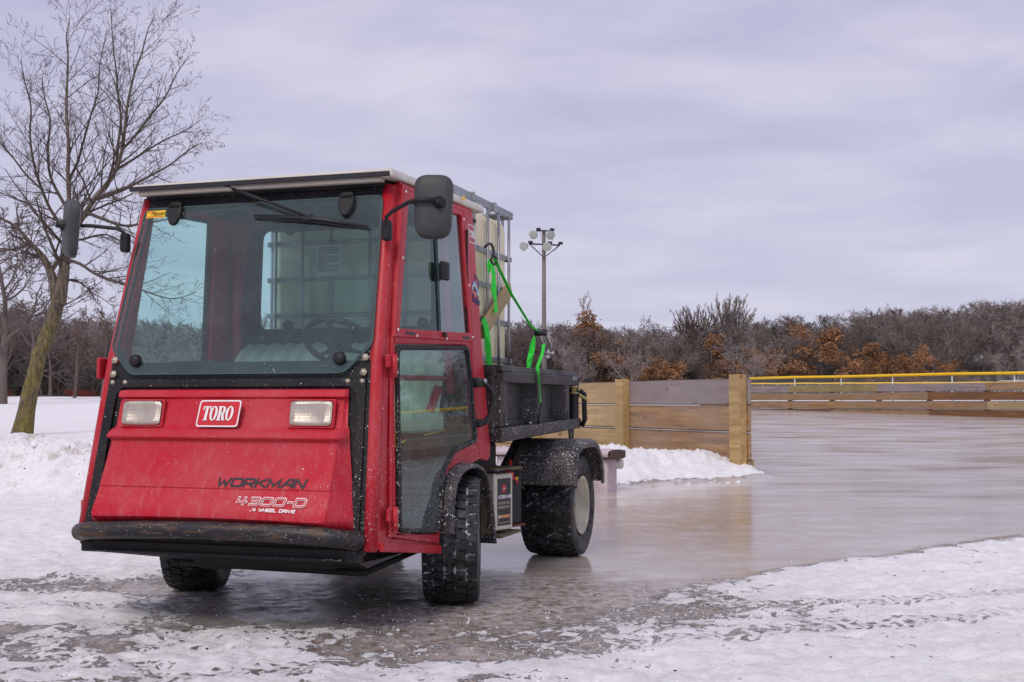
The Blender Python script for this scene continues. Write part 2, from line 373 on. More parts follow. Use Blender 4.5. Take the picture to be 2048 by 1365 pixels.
def wood(name, a, b, grey=0.0, knots=True, edge=True):
    s = NT(name); v = s.coord((.55, 8, 8), rnd=True); v2 = s.coord((1, 1, 1), rnd=True)
    w_ = s.n('ShaderNodeTexNoise'); w_.inputs['Scale'].default_value = 2.2; w_.inputs['Detail'].default_value = 9; w_.inputs['Roughness'].default_value = .62; w_.inputs['Distortion'].default_value = .35; s.l(v, w_.inputs[0])
    fine = s.noise(s.coord((1.5, 60, 60), rnd=True), 3, 5, .6)
    st = s.noise(v2, 1.1, 4, .6)
    c = s.mix(s.mr(w_.outputs[0], .33, .67, 0, 1), tuple(x*.72 for x in a), b)
    c = s.mix(s.mr(fine, .45, .75, 0, .55), c, tuple(x*.55 for x in a))
    c = s.mix(s.ma('MULTIPLY', s.mr(st, .44, .58, 0, 1), .75), c, tuple(x*.55 for x in b)); oi = s.n('ShaderNodeObjectInfo'); c = s.mix(s.ma('MULTIPLY', oi.outputs['Random'], .16), c, tuple(x*.5 for x in a))
    if knots:
        vo = s.n('ShaderNodeTexVoronoi'); vo.inputs['Scale'].default_value = 2.6; s.l(s.coord((.8, 2.2, 1.6), rnd=True), vo.inputs[0])
        kf = s.ramp(vo.outputs['Distance'], (.075, 1), (.15, 0)); c = s.mix(s.ma('MULTIPLY', kf, .85), c, (.13, .055, .02))
    if edge:  # shadow line of the plank seams, painted into the colour as a dark band
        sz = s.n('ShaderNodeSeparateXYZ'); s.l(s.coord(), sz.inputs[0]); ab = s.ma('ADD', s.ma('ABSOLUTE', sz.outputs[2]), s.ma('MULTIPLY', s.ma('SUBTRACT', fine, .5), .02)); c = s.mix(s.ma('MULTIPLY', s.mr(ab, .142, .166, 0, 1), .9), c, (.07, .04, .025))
    if grey: c = s.mix(s.ma('MULTIPLY', s.mr(s.noise(s.coord((.5, 2, 2), rnd=True), 2.3, 5), .4, .6, .2, 1), grey), c, (.30, .26, .28))
    s.bump(fine, .25, .004); return s.fin(c, .62)
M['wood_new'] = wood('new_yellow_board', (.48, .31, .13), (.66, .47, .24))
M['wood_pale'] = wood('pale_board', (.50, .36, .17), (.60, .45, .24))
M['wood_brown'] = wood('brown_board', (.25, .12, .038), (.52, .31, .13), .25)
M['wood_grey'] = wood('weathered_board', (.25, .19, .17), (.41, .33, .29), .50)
M['wood_post'] = wood('fresh_post', (.46, .28, .10), (.60, .41, .18), edge=False)
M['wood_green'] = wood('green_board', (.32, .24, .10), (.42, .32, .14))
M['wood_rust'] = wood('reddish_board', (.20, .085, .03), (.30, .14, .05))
M['pole'] = wood('grey_pole_wood', (.15, .115, .095), (.24, .19, .16), .3, False, False)
def bark(name, a, b, moss=None):
    s = NT(name); v = s.coord((8, 8, 1.3)); n = s.noise(v, 3, 10, .72, .5)
    c = s.mix(s.mr(n, .42, .58, 0, 1), a, b)
    if moss:
        sep = s.n('ShaderNodeSeparateXYZ'); s.l(s.coord(), sep.inputs[0])
        m = s.ma('MULTIPLY', s.mr(sep.outputs[2], 3.4, 2.0, 0, 1), s.ramp(s.noise(s.coord((1, 1, .5)), 3.5, 8, .7), (.36, .15), (.58, 1))); c = s.mix(s.ma('MULTIPLY', m, .74), c, s.mix(s.mr(n, .42, .58), tuple(q*.45 for q in moss), moss))
        c = s.mix(s.ma('MULTIPLY', s.ramp(s.noise(v, 9, 6), (.62, 0), (.70, 1)), .6), c, (.42, .42, .36))
    s.bump(n, 1.0, .08); return s.fin(c, .85)
M['hero_bark'] = bark('mossy_bark', (.070, .052, .040), (.23, .175, .13), (.27, .225, .02))
M['hero_twig'] = bark('twig_bark', (.085, .060, .052), (.15, .11, .09))
def flatmat(name, col, rough=.9, rndv=.25):
    s = NT(name); oi = s.n('ShaderNodeObjectInfo'); n = s.noise(s.coord(), .35, 4, .6)
    c = s.mix(s.mr(n, .35, .65), tuple(x*(1-rndv) for x in col), tuple(x*(1+rndv) for x in col)); return s.fin(c, rough, 0, .2)
M['tw_grey'] = flatmat('grey_twigs', (.26, .215, .20)); M['tw_dark'] = flatmat('dark_twigs', (.145, .116, .105))
M['tw_brown'] = flatmat('brown_twigs', (.165, .115, .100)); M['tw_purple'] = flatmat('purple_brown_twigs', (.20, .16, .148))
M['tw_pale'] = flatmat('pale_twigs', (.36, .31, .28)); M['leaf_or'] = flatmat('dry_oak_leaves', (.30, .155, .075), .8, .4)
M['leaf_dk'] = flatmat('dull_brown_leaves', (.20, .095, .04), .8, .4)
M['needle'] = flatmat('juniper_needles', (.030, .042, .026), .8, .4); M['brush'] = flatmat('brush_twigs', (.09, .074, .068), .9, .3)
M['redbrush'] = flatmat('red_twigs', (.24, .05, .04), .8, .3)

# ------------------------------------------------------------------ terrain
def lat(seed): return np.random.RandomState(seed).rand(256, 256)
_L = [lat(i) for i in range(6)]
def vn(x, y, k=0):
    L_ = _L[k % 6]; xi = np.floor(x).astype(int); yi = np.floor(y).astype(int); fx = x-xi; fy = y-yi
    fx = fx*fx*(3-2*fx); fy = fy*fy*(3-2*fy); a = xi & 255; b = yi & 255; a1 = (a+1) & 255; b1 = (b+1) & 255
    return (L_[a, b]*(1-fx)+L_[a1, b]*fx)*(1-fy)+(L_[a, b1]*(1-fx)+L_[a1, b1]*fx)*fy
def fbm(x, y, f, o=4, g=.5, k=0):
    s = 0; a = 1; t = 0
    for i in range(o): s = s+a*vn(x*f+17.3*i, y*f+9.1*i, k+i); t += a; a *= g; f *= 2.03
    return s/t
def S(a, b, v): t = np.clip((v-a)/(b-a), 0, 1); return t*t*(3-2*t)
BX, BY = 2.80, 14.9; BDX, BDY = -.4502, .8929           # near barrier: foot of its end post and its direction
def seg_d(x, y, ax, ay, bx, by):
    dx, dy = bx-ax, by-ay; t = np.clip(((x-ax)*dx+(y-ay)*dy)/(dx*dx+dy*dy), 0, 1)
    return np.hypot(x-ax-t*dx, y-ay-t*dy), t
def base_z(x, y):
    x = np.asarray(x, float); y = np.asarray(y, float)
    z = .29*S(12, 45, y)+.0185*np.clip(y-45, 0, 60)
    hill = np.clip(y-105, 0, 150)*(.025+.055*S(0, 70, x))
    return z+hill
CX = [-.6, -.05, .16, .4, .77, 1.11, 1.55, 2.21, 3.51, 12.0, 60]; CY = [4.05, 4.6, 4.97, 5.4, 6.0, 6.25, 6.66, 7.18, 8.27, 15.4, 40]
def fields(x, y):
    n1 = fbm(x, y, .9, 4); n2 = fbm(x, y, 3.1, 4, .55, 2)
    cy = np.interp(x, CX, CY)+(n2-.5)*.35+(n1-.5)*.25
    snow = 1-S(-.38, .30, y-cy+(n2-.5)*.3)                              # right-hand snow in front of the rink
    left = 1-S(-.5, .75, (x+2.0)+(n1-.5)*1.6-np.interp(y, [3, 5.2, 6.2, 9, 12, 20], [.9, .9, .25, .2, .6, .8]))
    snow = np.maximum(snow, left)
    under = np.exp(-(((x+.25)/1.30)**2+((y-5.65)/.80)**2)**1.2)   # the wet patch the truck stands on
    path = np.exp(-((y-5.95-.10*(x+2)-.4*(n1-.5))/.30)**2)*S(-.9, -1.7, x)  # tyre track leading off to the left
    front = S(5.15, 4.75, y)*S(.75, -.15, x)
    fv = np.clip(.66+1.0*(n1-.5)+.9*(n2-.5)+.18*S(4.4, 3.9, y), .28, 1); snow = snow*(1-front)+front*fv
    patch = S(.50, .64, fbm(x, y*1.35, 1.15, 4, .55, 3))*S(6.3, 5.0, y)*S(1.2, .2, x)
    ridge = np.exp(-((y-(4.62+.30*(x+.1)))/.16)**2)*S(1.35, .9, x)*S(-.9, -.3, x)
    snow = snow*(1-.62*under)-.40*path*(.5+n1)-.30*patch
    rough_r = np.exp(-((x-1.15)/.95)**2-((y-4.95)/.65)**2); snow = snow-.26*rough_r-.16*S(.5, .62, n1)*S(9, 7, y)*S(-2.2, -1.2, x)
    snow = np.maximum(snow, .80*ridge*S(.36, .56, n2))
    dirt = np.clip(1.0*under+.55*path+.8*patch+.70*front+.25*rough_r, 0, 1)
    # barrier drift and the berm always snow
    u = -(x-.6)*.685+(y-12.0)*.7286+(n1-.5)*.5+(n2-.5)*.25; v_ = (x-.6)*.7286+(y-12.0)*.685; w_ = -((x-BX)*BDY-(y-BY)*BDX)
    drift = S(0, 1.15, u)*S(4.75, 3.3, v_)*S(-.35, -.02, w_)*S(19, 16, y)*S(-.6, .4, v_)
    snow = np.maximum(snow, S(.02, .14, drift+(n2-.5)*.08))
    far = S(56, 62, y); snow = np.maximum(snow, far)
    wd_ = S(98.5, 102.5, y+(n2-.5)*4); snow = snow*(1-wd_); dirt = np.maximum(dirt*(1-far), wd_)
    return np.clip(snow, 0, 1), dirt, drift, n1, n2
def height(x, y):
    snow, dirt, drift, n1, n2 = fields(x, y)
    n3 = fbm(x, y, 11, 3, .55, 1); n4 = fbm(x, y, 2.2, 4, .6, 3)
    near = S(30, 14, y)
    z = base_z(x, y)
    n5 = np.abs(fbm(x, y, 7.5, 4, .6, 2)-.5)*2
    z = z+near*S(.15, .9, snow)*(.038*(n3-.5)+.050*(n4-.5)+.030*(.4-n5)+.012)
    z = z+near*(dirt*(.016*(n3-.5)+.010*(.4-n5)))
    # ploughed berm on the left
    lump = np.abs(fbm(x, y, 2.6, 5, .6, 4)-.5)*2
    prof = S(11.5, 12.5, y+(n1-.5)*1.0)*(1-.45*S(13.6, 15.6, y))
    z = z+S(-2.0, -3.9, x)*prof*S(24, 17, y)*(.40+.26*(.55-lump)+.22*(np.abs(fbm(x, y, 1.1, 3, .5, 5)-.5)*2-.3)+.04*(n3-.5))
    # drift against the near barrier
    z = z+drift*(.25+.20*(n4-.5)+.06*(n3-.5)+.04*(.4-n5))
    return z
def spaced(a, b, step, grow, lo, hi):
    c = list(np.arange(a, b+1e-6, step)); s = step; v = b; R_ = []
    while v < hi: s *= grow; v += s; R_.append(min(v, hi))
    s = step; v = a; L_ = []
    while v > lo: s *= grow; v -= s; L_.append(max(v, lo))
    return np.array(L_[::-1]+c+R_)
gx = spaced(-5.6, 4.2, .028, 1.045, -700, 700)
ya = np.arange(2.6, 8.6, .026); yb = []; v = 8.6; st = .028
while v < 1500:
    yb.append(v); st = min(st*1.012 if v < 17 else st*1.05, 60); v += st
yc = []; v = 2.57; st = .05
while v > -400: yc.append(v); st *= 1.25; v -= st
gy = np.array(yc[::-1]+list(ya)+yb)
X, Y = np.meshgrid(gx, gy); Z = height(X, Y)
nx, ny = len(gx), len(gy); V = np.stack([X.ravel(), Y.ravel(), Z.ravel()], 1)
I = np.arange(nx*ny).reshape(ny, nx); F = np.stack([I[:-1, :-1].ravel(), I[:-1, 1:].ravel(), I[1:, 1:].ravel(), I[1:, :-1].ravel()], 1)
snow, dirt, drift, _, _ = fields(X, Y)
def ground_mat():
    s = NT('snow_and_ice'); at = s.n('ShaderNodeAttribute', attribute_name='cover'); sep = s.n('ShaderNodeSeparateColor'); s.l(at.outputs['Color'], sep.inputs[0])
    sn, di, be = sep.outputs
    v = s.coord(); vr = s.coord((.55, 1.3, 1))
    na = s.noise(v, 4.5, 12, .70, .2); nb = s.noise(v, 22, 8, .72); nc = s.noise(vr, 1.7, 7, .6, .4); nf = s.noise(s.coord((.8, 1.3, 1)), 11, 9, .74, .2)
    k = s.ma('ADD', s.ma('MULTIPLY', s.ma('SUBTRACT', na, .5), 1.6), s.ma('MULTIPLY', s.ma('SUBTRACT', nb, .5), 1.5))
    k = s.ma('ADD', k, s.ma('MULTIPLY', s.ma('SUBTRACT', nf, .5), .8))
    gq = s.n('ShaderNodeSeparateXYZ'); s.l(s.coord(), gq.inputs[0]); wv = s.noise(s.coord((.5, .5, 1)), 1, 2); tr_ = None
    for (a0, b0, hw_, x0, x1) in ((4.40, .34, .10, -2.5, 2.6), (4.98, .30, .10, .1, 3.6), (6.02, .12, .10, -4.5, -1.2), (5.38, .05, .10, -3.6, -.9)):
        tt = s.ma('SUBTRACT', s.ma('SUBTRACT', gq.outputs[1], s.ma('MULTIPLY', gq.outputs[0], b0)), s.ma('ADD', s.ma('MULTIPLY', wv, .5), a0-.25))
        band = s.mr(s.ma('ABSOLUTE', tt), hw_, hw_*.8, 0, 1); ends = s.ma('MULTIPLY', s.mr(gq.outputs[0], x0, x0+.5, 0, 1), s.mr(gq.outputs[0], x1-.6, x1, 1, 0))
        lug = s.mr(s.ma('SINE', s.ma('ADD', s.ma('MULTIPLY', gq.outputs[0], 105), s.ma('MULTIPLY', s.ma('ABSOLUTE', tt), 70))), -.2, .35, 0, 1); col_ = s.mr(s.ma('SINE', s.ma('MULTIPLY', tt, 95)), -.75, -.4, 0, 1)
        one = s.ma('MULTIPLY', s.ma('MULTIPLY', band, ends), s.ma('ADD', .25, s.ma('MULTIPLY', s.ma('MULTIPLY', lug, col_), .75)))
        tr_ = one if tr_ is None else s.ma('MAXIMUM', tr_, one)
    tr_ = s.ma('MULTIPLY', tr_, s.mr(na, .38, .56))
    cov = s.mr(s.ma('SUBTRACT', s.ma('ADD', sn, k), s.ma('MULTIPLY', tr_, .40)), .42, .56, 0, 1)
    cov = s.ma('MULTIPLY', cov, s.mr(sn, .0, .12, 0, 1))
    # rink ice: grey, frost veils, skate and tyre lines
    ice = s.mix(s.mr(nc, .34, .66), (.40, .335, .295), (.57, .54, .53))
    ice = s.mix(s.mr(s.noise(s.coord((.34, 1.25, 1)), 2.8, 12, .72, .6), .47, .66, 0, .5), ice, (.66, .66, .70))
    stain = s.ramp(s.noise(s.coord((.8, 1.6, 1)), .9, 5, .6), (.52, 0), (.70, 1)); ice = s.mix(s.ma('MULTIPLY', stain, .45), ice, (.42, .33, .23))
    mud = s.mix(s.mr(nf, .35, .65), (.125, .088, .062), (.37, .305, .255))
    mud = s.mix(s.mr(nb, .44, .58, 0, .8), mud, (.56, .53, .53))
    ice = s.mix(s.ma('MULTIPLY', s.ma('MULTIPLY', at.outputs['Alpha'], s.mr(na, .34, .54)), .95), ice, (.37, .275, .19))
    ice = s.mix(s.ma('MULTIPLY', s.mr(nb, .50, .66), s.ma('MULTIPLY', at.outputs['Alpha'], .35)), ice, (.62, .60, .60))
    gp = s.n('ShaderNodeSeparateXYZ'); s.l(s.coord(), gp.inputs[0]); wob = s.noise(s.coord((.12, .12, 1)), 1, 3)
    for (yy, sl, wd, am_) in ((31.0, .10, .10, .8), (29.9, .13, .07, .6), (46.5, -.06, .16, .6), (21.5, .05, .04, .5), (16.2, -.16, .03, .35), (44.5, -.02, .10, .5), (12.6, .22, .018, .35), (24.2, -.2, .035, .3)):
        dl = s.ma('ABSOLUTE', s.ma('SUBTRACT', s.ma('SUBTRACT', gp.outputs[1], s.ma('MULTIPLY', gp.outputs[0], sl)), s.ma('ADD', s.ma('MULTIPLY', wob, 1.6), yy-.8)))
        ice = s.mix(s.ma('MULTIPLY', s.mr(dl, wd, wd*.4, 0, 1), s.ma('MULTIPLY', s.mr(nf, .30, .5), am_)), ice, (.13, .10, .09))
    dm = s.mr(s.ma('ADD', di, s.ma('MULTIPLY', s.ma('SUBTRACT', na, .5), 1.3)), .30, .75, 0, 1); dm = s.ma('MULTIPLY', dm, s.mr(di, 0, .15, 0, 1))
    base = s.mix(dm, ice, mud)
    snc = s.mix(s.mr(nc, .38, .62), (.84, .83, .85), (.91, .90, .91)); snc = s.mix(s.ma('MULTIPLY', s.mr(nf, .46, .70), s.ma('ADD', s.ma('MULTIPLY', di, .85), .22)), snc, (.47, .43, .42)); snc = s.mix(s.ma('MULTIPLY', s.mr(nb, .47, .70), .55), snc, (.60, .57, .57))
    snc = s.mix(s.ma('MULTIPLY', tr_, .32), snc, (.46, .43, .42))
    bd = s.ma('MULTIPLY', be, s.ramp(s.noise(v, 4.2, 9, .7), (.54, 0), (.66, 1))); snc = s.mix(s.ma('MULTIPLY', bd, .75), snc, (.40, .33, .26))
    yel = s.ramp(s.noise(v, .8, 3), (.60, 0), (.75, 1)); snc = s.mix(s.ma('MULTIPLY', yel, .35), snc, (.72, .62, .48))
    col = s.mix(cov, base, snc)
    sp = s.specks(s.coord(), 34, .012); col = s.mix(sp, col, (.05, .035, .03))
    rgh = s.mix(cov, s.mix(dm, s.mix(s.mr(s.noise(s.coord((.5, .9, 1)), .9, 3), .35, .65), .11, .24), s.mix(s.mr(nf, .4, .6), .10, .55)), .8)
    s.put(s.b.inputs['Base Color'], col); s.l(rgh, s.b.inputs['Roughness']); s.b.inputs['IOR'].default_value = 1.33
    h = s.ma('ADD', s.ma('ADD', s.ma('SUBTRACT', s.ma('MULTIPLY', cov, 1.3), s.ma('MULTIPLY', tr_, .55)), s.ma('MULTIPLY', na, s.ma('MULTIPLY', s.ma('MAXIMUM', cov, dm), .10))), s.ma('MULTIPLY', s.ma('ADD', nb, s.ma('MULTIPLY', s.noise(v, 80, 5, .7), .4)), s.ma('ADD', s.ma('MULTIPLY', cov, .55), s.ma('ADD', .0008, s.ma('MULTIPLY', dm, .16)))))
    s.bump(h, .9, .022)
    return s.m
g = mobj('ground', V, F, ground_mat(), None, True); tag(g, kind='structure')
ca = g.data.color_attributes.new('cover', 'FLOAT_COLOR', 'POINT')
berm = (S(-2.0, -3.6, X)*S(11.2, 12.2, Y)*S(17, 14.5, Y))
ca.data.foreach_set('color', np.stack([snow.ravel(), dirt.ravel(), berm.ravel(), (np.exp(-((X-1.2)/2.1)**2-((Y-9.0)/3.2)**2)).ravel()], 1).astype(np.float32).ravel())
def gz(x, y): return float(height(np.array([float(x)]), np.array([float(y)]))[0])
# loose crumbs of snow on the near ground
def crumbs():
    rs = np.random.RandomState(5); ico = bmesh.new(); bmesh.ops.create_icosphere(ico, subdivisions=1, radius=1)
    iv = np.array([v.co for v in ico.verts]); fi = np.array([[v.index for v in f.verts] for f in ico.faces]); ico.free()
    P = []
    for cx_, cy_, sx, sy, n, smin, smax in ((-.3, 4.55, 1.3, .40, 3200, .001, .006), (.9, 5.2, .6, .35, 1500, .001, .006), (-1.6, 5.2, .9, .6, 900, .0012, .006), (.45, 5.05, .40, .16, 500, .001, .008), (2.4, 6.0, 1.3, .9, 500, .0012, .007), (-4.3, 12.0, .9, .45, 300, .008, .05), (1.6, 13.6, .5, .3, 60, .006, .03)):
        x = rs.normal(cx_, sx, n); y = np.maximum(rs.normal(cy_, sy, n), 3.2); s_ = smin+(smax-smin)*rs.rand(n)**5
        keep = (fbm(x, y, 3.0, 3, .6, 4)+.25*rs.rand(n) > .64) | (y > 10); x, y, s_ = x[keep], y[keep], s_[keep]
        P.append(np.stack([x, y, height(x, y), s_], 1))
    P = np.concatenate(P); n = len(P)
    loc = iv[None]*P[:, 3][:, None, None]*(.7+.6*rs.rand(n, len(iv), 1)); loc[:, :, 2] *= .75
    V_ = (loc+P[:, None, :3]).reshape(-1, 3); F_ = (fi[None]+np.arange(n)[:, None, None]*len(iv)).reshape(-1, 3)
    s = NT('snow_crumb'); o = mobj('snow_crumbs', V_, F_, s.fin((.84, .84, .87), .8), None, True); tag(o, 'loose crumbs of crusted snow scattered over the ice', 'snow', kind='stuff')
crumbs()

# ------------------------------------------------------------------ the truck (x = its left, y = towards its tail, z = up)
truck = thing('utility_truck', 'small red cab-over utility truck with white roof and black cargo bed parked on wet ice', 'utility truck', TRO, -TH)
def hw(z): return .67-(z-.35)*.0473
def yf(z): return -.985+(z-.35)*.1875 if z < 1.07 else -.85+(z-1.07)*.267
SIDE = fr((.67, 0, .35), (0, 1, 0), (-.0473, 0, 1))
def sd2(P): return [(y, (z-.35)*1.0011) for y, z in P]
GLS = fr((0, -.867, 1.02), (1, 0, 0), (0, .207, .745))      # windshield plane; v = distance up the slope
def g2(x, z): return (x, (z-1.02)/.745*.7732)
# corner posts
for sx in (1, -1):
    b = MB(); b.sm = True
    b.tube([(sx*(hw(z)-.026), yf(z)+.028, z) for z in (.340, .7, 1.0, 1.07, 1.14, 1.5, 1.80)], .030, 14)
    b.build('front_pillar', M['red'], truck)
    b = MB()
    for z0, z1 in ((.345, 1.07), (1.07, 1.815)):
        P = [(sx*(hw(z0)-.012), yf(z0)+.040, z0), (sx*(hw(z0)+.004), yf(z0)+.040, z0), (sx*(hw(z0)+.004), yf(z0)+.085, z0), (sx*(hw(z0)-.012), yf(z0)+.085, z0),
             (sx*(hw(z1)-.012), yf(z1)+.040, z1), (sx*(hw(z1)+.004), yf(z1)+.040, z1), (sx*(hw(z1)+.004), yf(z1)+.085, z1), (sx*(hw(z1)-.012), yf(z1)+.085, z1)]
        b.hexa(P, .003)
    b.build('door_jamb', M['red'], truck)
# side shells
UPW_O = [(-.605, 1.812), (.135, 1.828), (.198, 1.196), (-.755, 1.172)]
UPW_I = [(-.548, 1.757), (.094, 1.785), (.147, 1.233), (-.697, 1.206)]
LOW = [(-.732, 1.138), (.118, 1.172), (.150, .99), (.182, .72), (-.120, .680), (-.250, .610), (-.352, .350), (-.778, .392)]
SH = [(-.900, .352), (-.795, 1.07), (-.585, 1.838), (.182, 1.846), (.235, 1.15), (.285, .640), (.05, .605), (-.10, .592), (-.222, .545), (-.305, .268)]
DOOR = [(-.842, .385), (-.768, 1.07), (-.605, 1.822), (.150, 1.832), (.205, 1.15), (.225, .668), (-.060, .632), (-.160, .612), (-.262, .565), (-.332, .305), (-.60, .345)]
def inset(P, d):
    c = Vector((sum(p[0] for p in P)/len(P), sum(p[1] for p in P)/len(P))); out = []
    n = len(P); A = sum(P[i-1][0]*P[i][1]-P[i][0]*P[i-1][1] for i in range(n)); sg = 1 if A > 0 else -1
    for i in range(n):
        p = Vector(P[i]); d0 = (p-Vector(P[i-1])).normalized(); d1 = (Vector(P[(i+1) % n])-p).normalized()
        n0 = Vector((-d0.y, d0.x))*sg; n1_ = Vector((-d1.y, d1.x))*sg; b_ = (n0+n1_).normalized(); q = p+b_*d/max(b_.dot(n0), .4); out.append((q.x, q.y))
    return out
for mir in (False, True):
    K = dict(mirror=mir); gm = 'doorglass' if not mir else 'farglass'; gm2 = 'sideglass' if not mir else 'farglass'
    if mir:
        TALL = [(-.560, 1.765), (-.092, 1.785), (-.075, .80), (-.735, .80)]; dl = panel('side_shell', sd2(SH), [inset(sd2(TALL), -.02)], .02, .002, SIDE, M['red'], truck, lift=0, **K)
        dr = panel('door', sd2(DOOR), [sd2(TALL)], .012, .004, SIDE, M['red'], truck, lift=.014, **K); dr['label'] = 'far side door with one tall window'
        panel('tall_window', sd2(TALL), [], 0, 0, SIDE, M['farglass'], dr, lift=.006, **K)
        panel('window_gasket', inset(sd2(TALL), -.006), [inset(sd2(TALL), .010)], .018, .003, SIDE, M['gasket'], dr, lift=.018, **K)
        for (yy, zz_) in ((-.806, 1.052), (-.857, .455)):
            b = MB(); P = SIDE @ Vector((*sd2([(yy, zz_)])[0], .03)); b.box(P, (.016, .10, .088), .004); b.tube([P+Vector((.014, -.002, -.046)), P+Vector((.012, -.002, .046))], .0115, 10)
            o = b.build('hinge', M['red'], dr); o.data.transform(MIR); o.data.flip_normals()
        RF = fr((.671, .182, .35), (-.055, 1, 0), (-.0473, 0, 1))
        panel('rear_fairing', [(y, (z-.35)*1.0011) for y, z in fz], [], .03, .006, RF, M['red'], truck, lift=.006, **K)
        continue
    upI, loO = sd2(UPW_I), sd2(LOW)
    panel('side_shell', sd2(SH), [inset(upI, -.02), inset(loO, -.02)], .02, .002, SIDE, M['red'], truck, lift=0, **K)
    door = panel('door', sd2(DOOR), [inset(upI, -.008), inset(loO, -.004)], .012, .004, SIDE, M['red'], truck, lift=.014, **K)
    if mir: door['label'] = 'red door on the far side of the cab'
    panel('door_rib', inset(sd2(DOOR), .018), [inset(sd2(DOOR), .024)], .003, 0, SIDE, M['red'], door, lift=.0168, **K)
    panel('window_frame', sd2(UPW_O), [upI], .014, .003, SIDE, M['red'], door, lift=.026, **K)
    panel('window_frame', inset(sd2(UPW_O), .012), [inset(sd2(UPW_O), .016)], .002, 0, SIDE, M['red'], door, lift=.0272, **K)
    panel('window_gasket', rnd(sd2(LOW), .035), [rnd(inset(sd2(LOW), .021), .03)], .020, .006, SIDE, M['gasket'], door, lift=.030, **K)
    panel('lower_window', rnd(inset(sd2(LOW), .018), .03), [], 0, 0, SIDE, M[gm], door, lift=.018, **K)
    # two sliding panes of the upper window
    yA, yB = -.13, -.175
    def split(P, y0, y1):
        return [(max(min(p[0], y1), y0), p[1]) for p in P]
    I2 = sd2(UPW_I); zt = I2[0][1]+.02; zb = I2[3][1]-.01
    f1 = [(-.20, zb+.012), (-.20, zt-.002), (.087, zt+.008), (.140, zb+.028)]
    f2 = [(-.700, zb+.008), (-.550, zt-.018), (-.16, zt-.006), (-.16, zb+.016)]
    panel('sliding_pane', f1, [], 0, 0, SIDE, M[gm2], door, lift=.012, **K)
    p2 = panel('sliding_pane', f2, [], 0, 0, SIDE, M['farglass'], door, lift=.004, **K)
    panel('pane_edge', [(-.205, zb+.012), (-.205, zt-.002), (-.198, zt-.002), (-.198, zb+.012)], [], .006, 0, SIDE, M['glassedge'], door, lift=.014, **K)
    b = MB()
    for yy, ll in ((-.21, .030), (-.185, .034)): b.box(SIDE @ Vector((yy+.02, 1.145, ll)), (.022, .055, .085), .01, seg=2)
    o = b.build('window_latch', M['blackplain'], door, True)
    if mir: o.data.transform(MIR); o.data.flip_normals()
    b = MB(); b.box(SIDE @ Vector((.140, 1.10, .020)), (.010, .010, .55), .002); b.box(SIDE @ Vector((-.205, .857, .028)), (.02, .03, .022), .003)
    o = b.build('window_seal', M['blackplain'], door)
    if mir: o.data.transform(MIR); o.data.flip_normals()
    # small rivets of the frame
    b = MB()
    for yy, zz_ in ((-.58, 1.785), (-.47, 1.80), (-.08, 1.812), (.12, 1.77), (.16, 1.46), (.175, 1.215), (-.17, 1.19), (-.52, 1.185), (-.72, 1.20), (-.64, 1.50)):
        P = SIDE @ Vector((*sd2([(yy, zz_)])[0], .027)); b.lathe([(.006, 0), (.0055, .003), (.001, .004)], axis(P, (1, 0, .047)), 8)
    o = b.build('rivet', M['white'], door)
    if mir: o.data.transform(MIR); o.data.flip_normals()
    b = MB()
    for (y0, z0, y1, z1) in ((-.64, 1.19, -.54, 1.193), (.04, 1.206, .13, 1.209)):
        P = SIDE @ Vector((*sd2([((y0+y1)/2, (z0+z1)/2)])[0], .0265)); b.box(P, (.002, y1-y0, .012), 0)
    o = b.build('drain_slot', M['ink'], door)
    if mir: o.data.transform(MIR); o.data.flip_normals()
    # hinges
    for (yy, zz_) in ((-.806, 1.052), (-.857, .455)):
        b = MB(); P = SIDE @ Vector((*sd2([(yy, zz_)])[0], .03))
        b.box(P+Vector((0, .020, 0)), (.016, .050, .088), .004); b.box(P+Vector((0, -.024, .018)), (.014, .046, .052), .004)
        b.tube([P+Vector((.014, -.002, -.046)), P+Vector((.012, -.002, .046))], .0115, 10)
        o = b.build('hinge', M['red'], door)
        b2 = MB()
        for dz in (-.026, .026): b2.lathe([(.0085, 0), (.0085, .006), (.006, .009), (0, .009)], axis(P+Vector((.008, .026, dz)), (1, 0, 0)), 8)
        o2 = b2.build('hinge_bolt', M['zinc'], door)
        for q in (o, o2):
            if mir: q.data.transform(MIR); q.data.flip_normals()
    b = MB(); pts = []
    for yy, zz_, l_ in ((.180, 1.005, .03), (.232, .998, .055), (.272, .965, .072), (.290, .915, .076), (.272, .850, .070), (.232, .812, .050), (.195, .806, .03)):
        pts.append(SIDE @ Vector((*sd2([(yy, zz_)])[0], l_)))
    b.tube(pts, [.016, .015, .013, .013, .014, .016, .016], 10)
    b.box(SIDE @ Vector((*sd2([(.195, 1.000)])[0], .030)), (.05, .075, .046), .012, seg=2); b.box(SIDE @ Vector((*sd2([(.198, .808)])[0], .028)), (.04, .055, .04), .012, seg=2)
    hd = b.build('door_handle', M['blackplain'], door)
    b = MB(); b.lathe([(.0, 0), (.012, 0), (.012, .012), (.009, .014), (0, .014)], axis(SIDE @ Vector((*sd2([(.222, 1.006)])[0], .056)), (1, 0, 0)), 12)
    kl = b.build('key_lock', M['steel'], door)
    for q in (hd, kl):
        if mir: q.data.transform(MIR); q.data.flip_normals()
    # rear fairing behind the fold, leaning in a little
    RF = fr((.671, .182, .35), (-.055, 1, 0), (-.0473, 0, 1))
    fz = [(0, 1.846), (.145, 1.858), (.150, 1.838), (.200, 1.40), (.205, 1.26), (.288, .714), (.280, .640), (.230, .622), (.090, .640), (.055, 1.15)]
    fa = panel('rear_fairing', [(y, (z-.35)*1.0011) for y, z in fz], [], .03, .006, RF, M['red'], truck, lift=.006, **K)
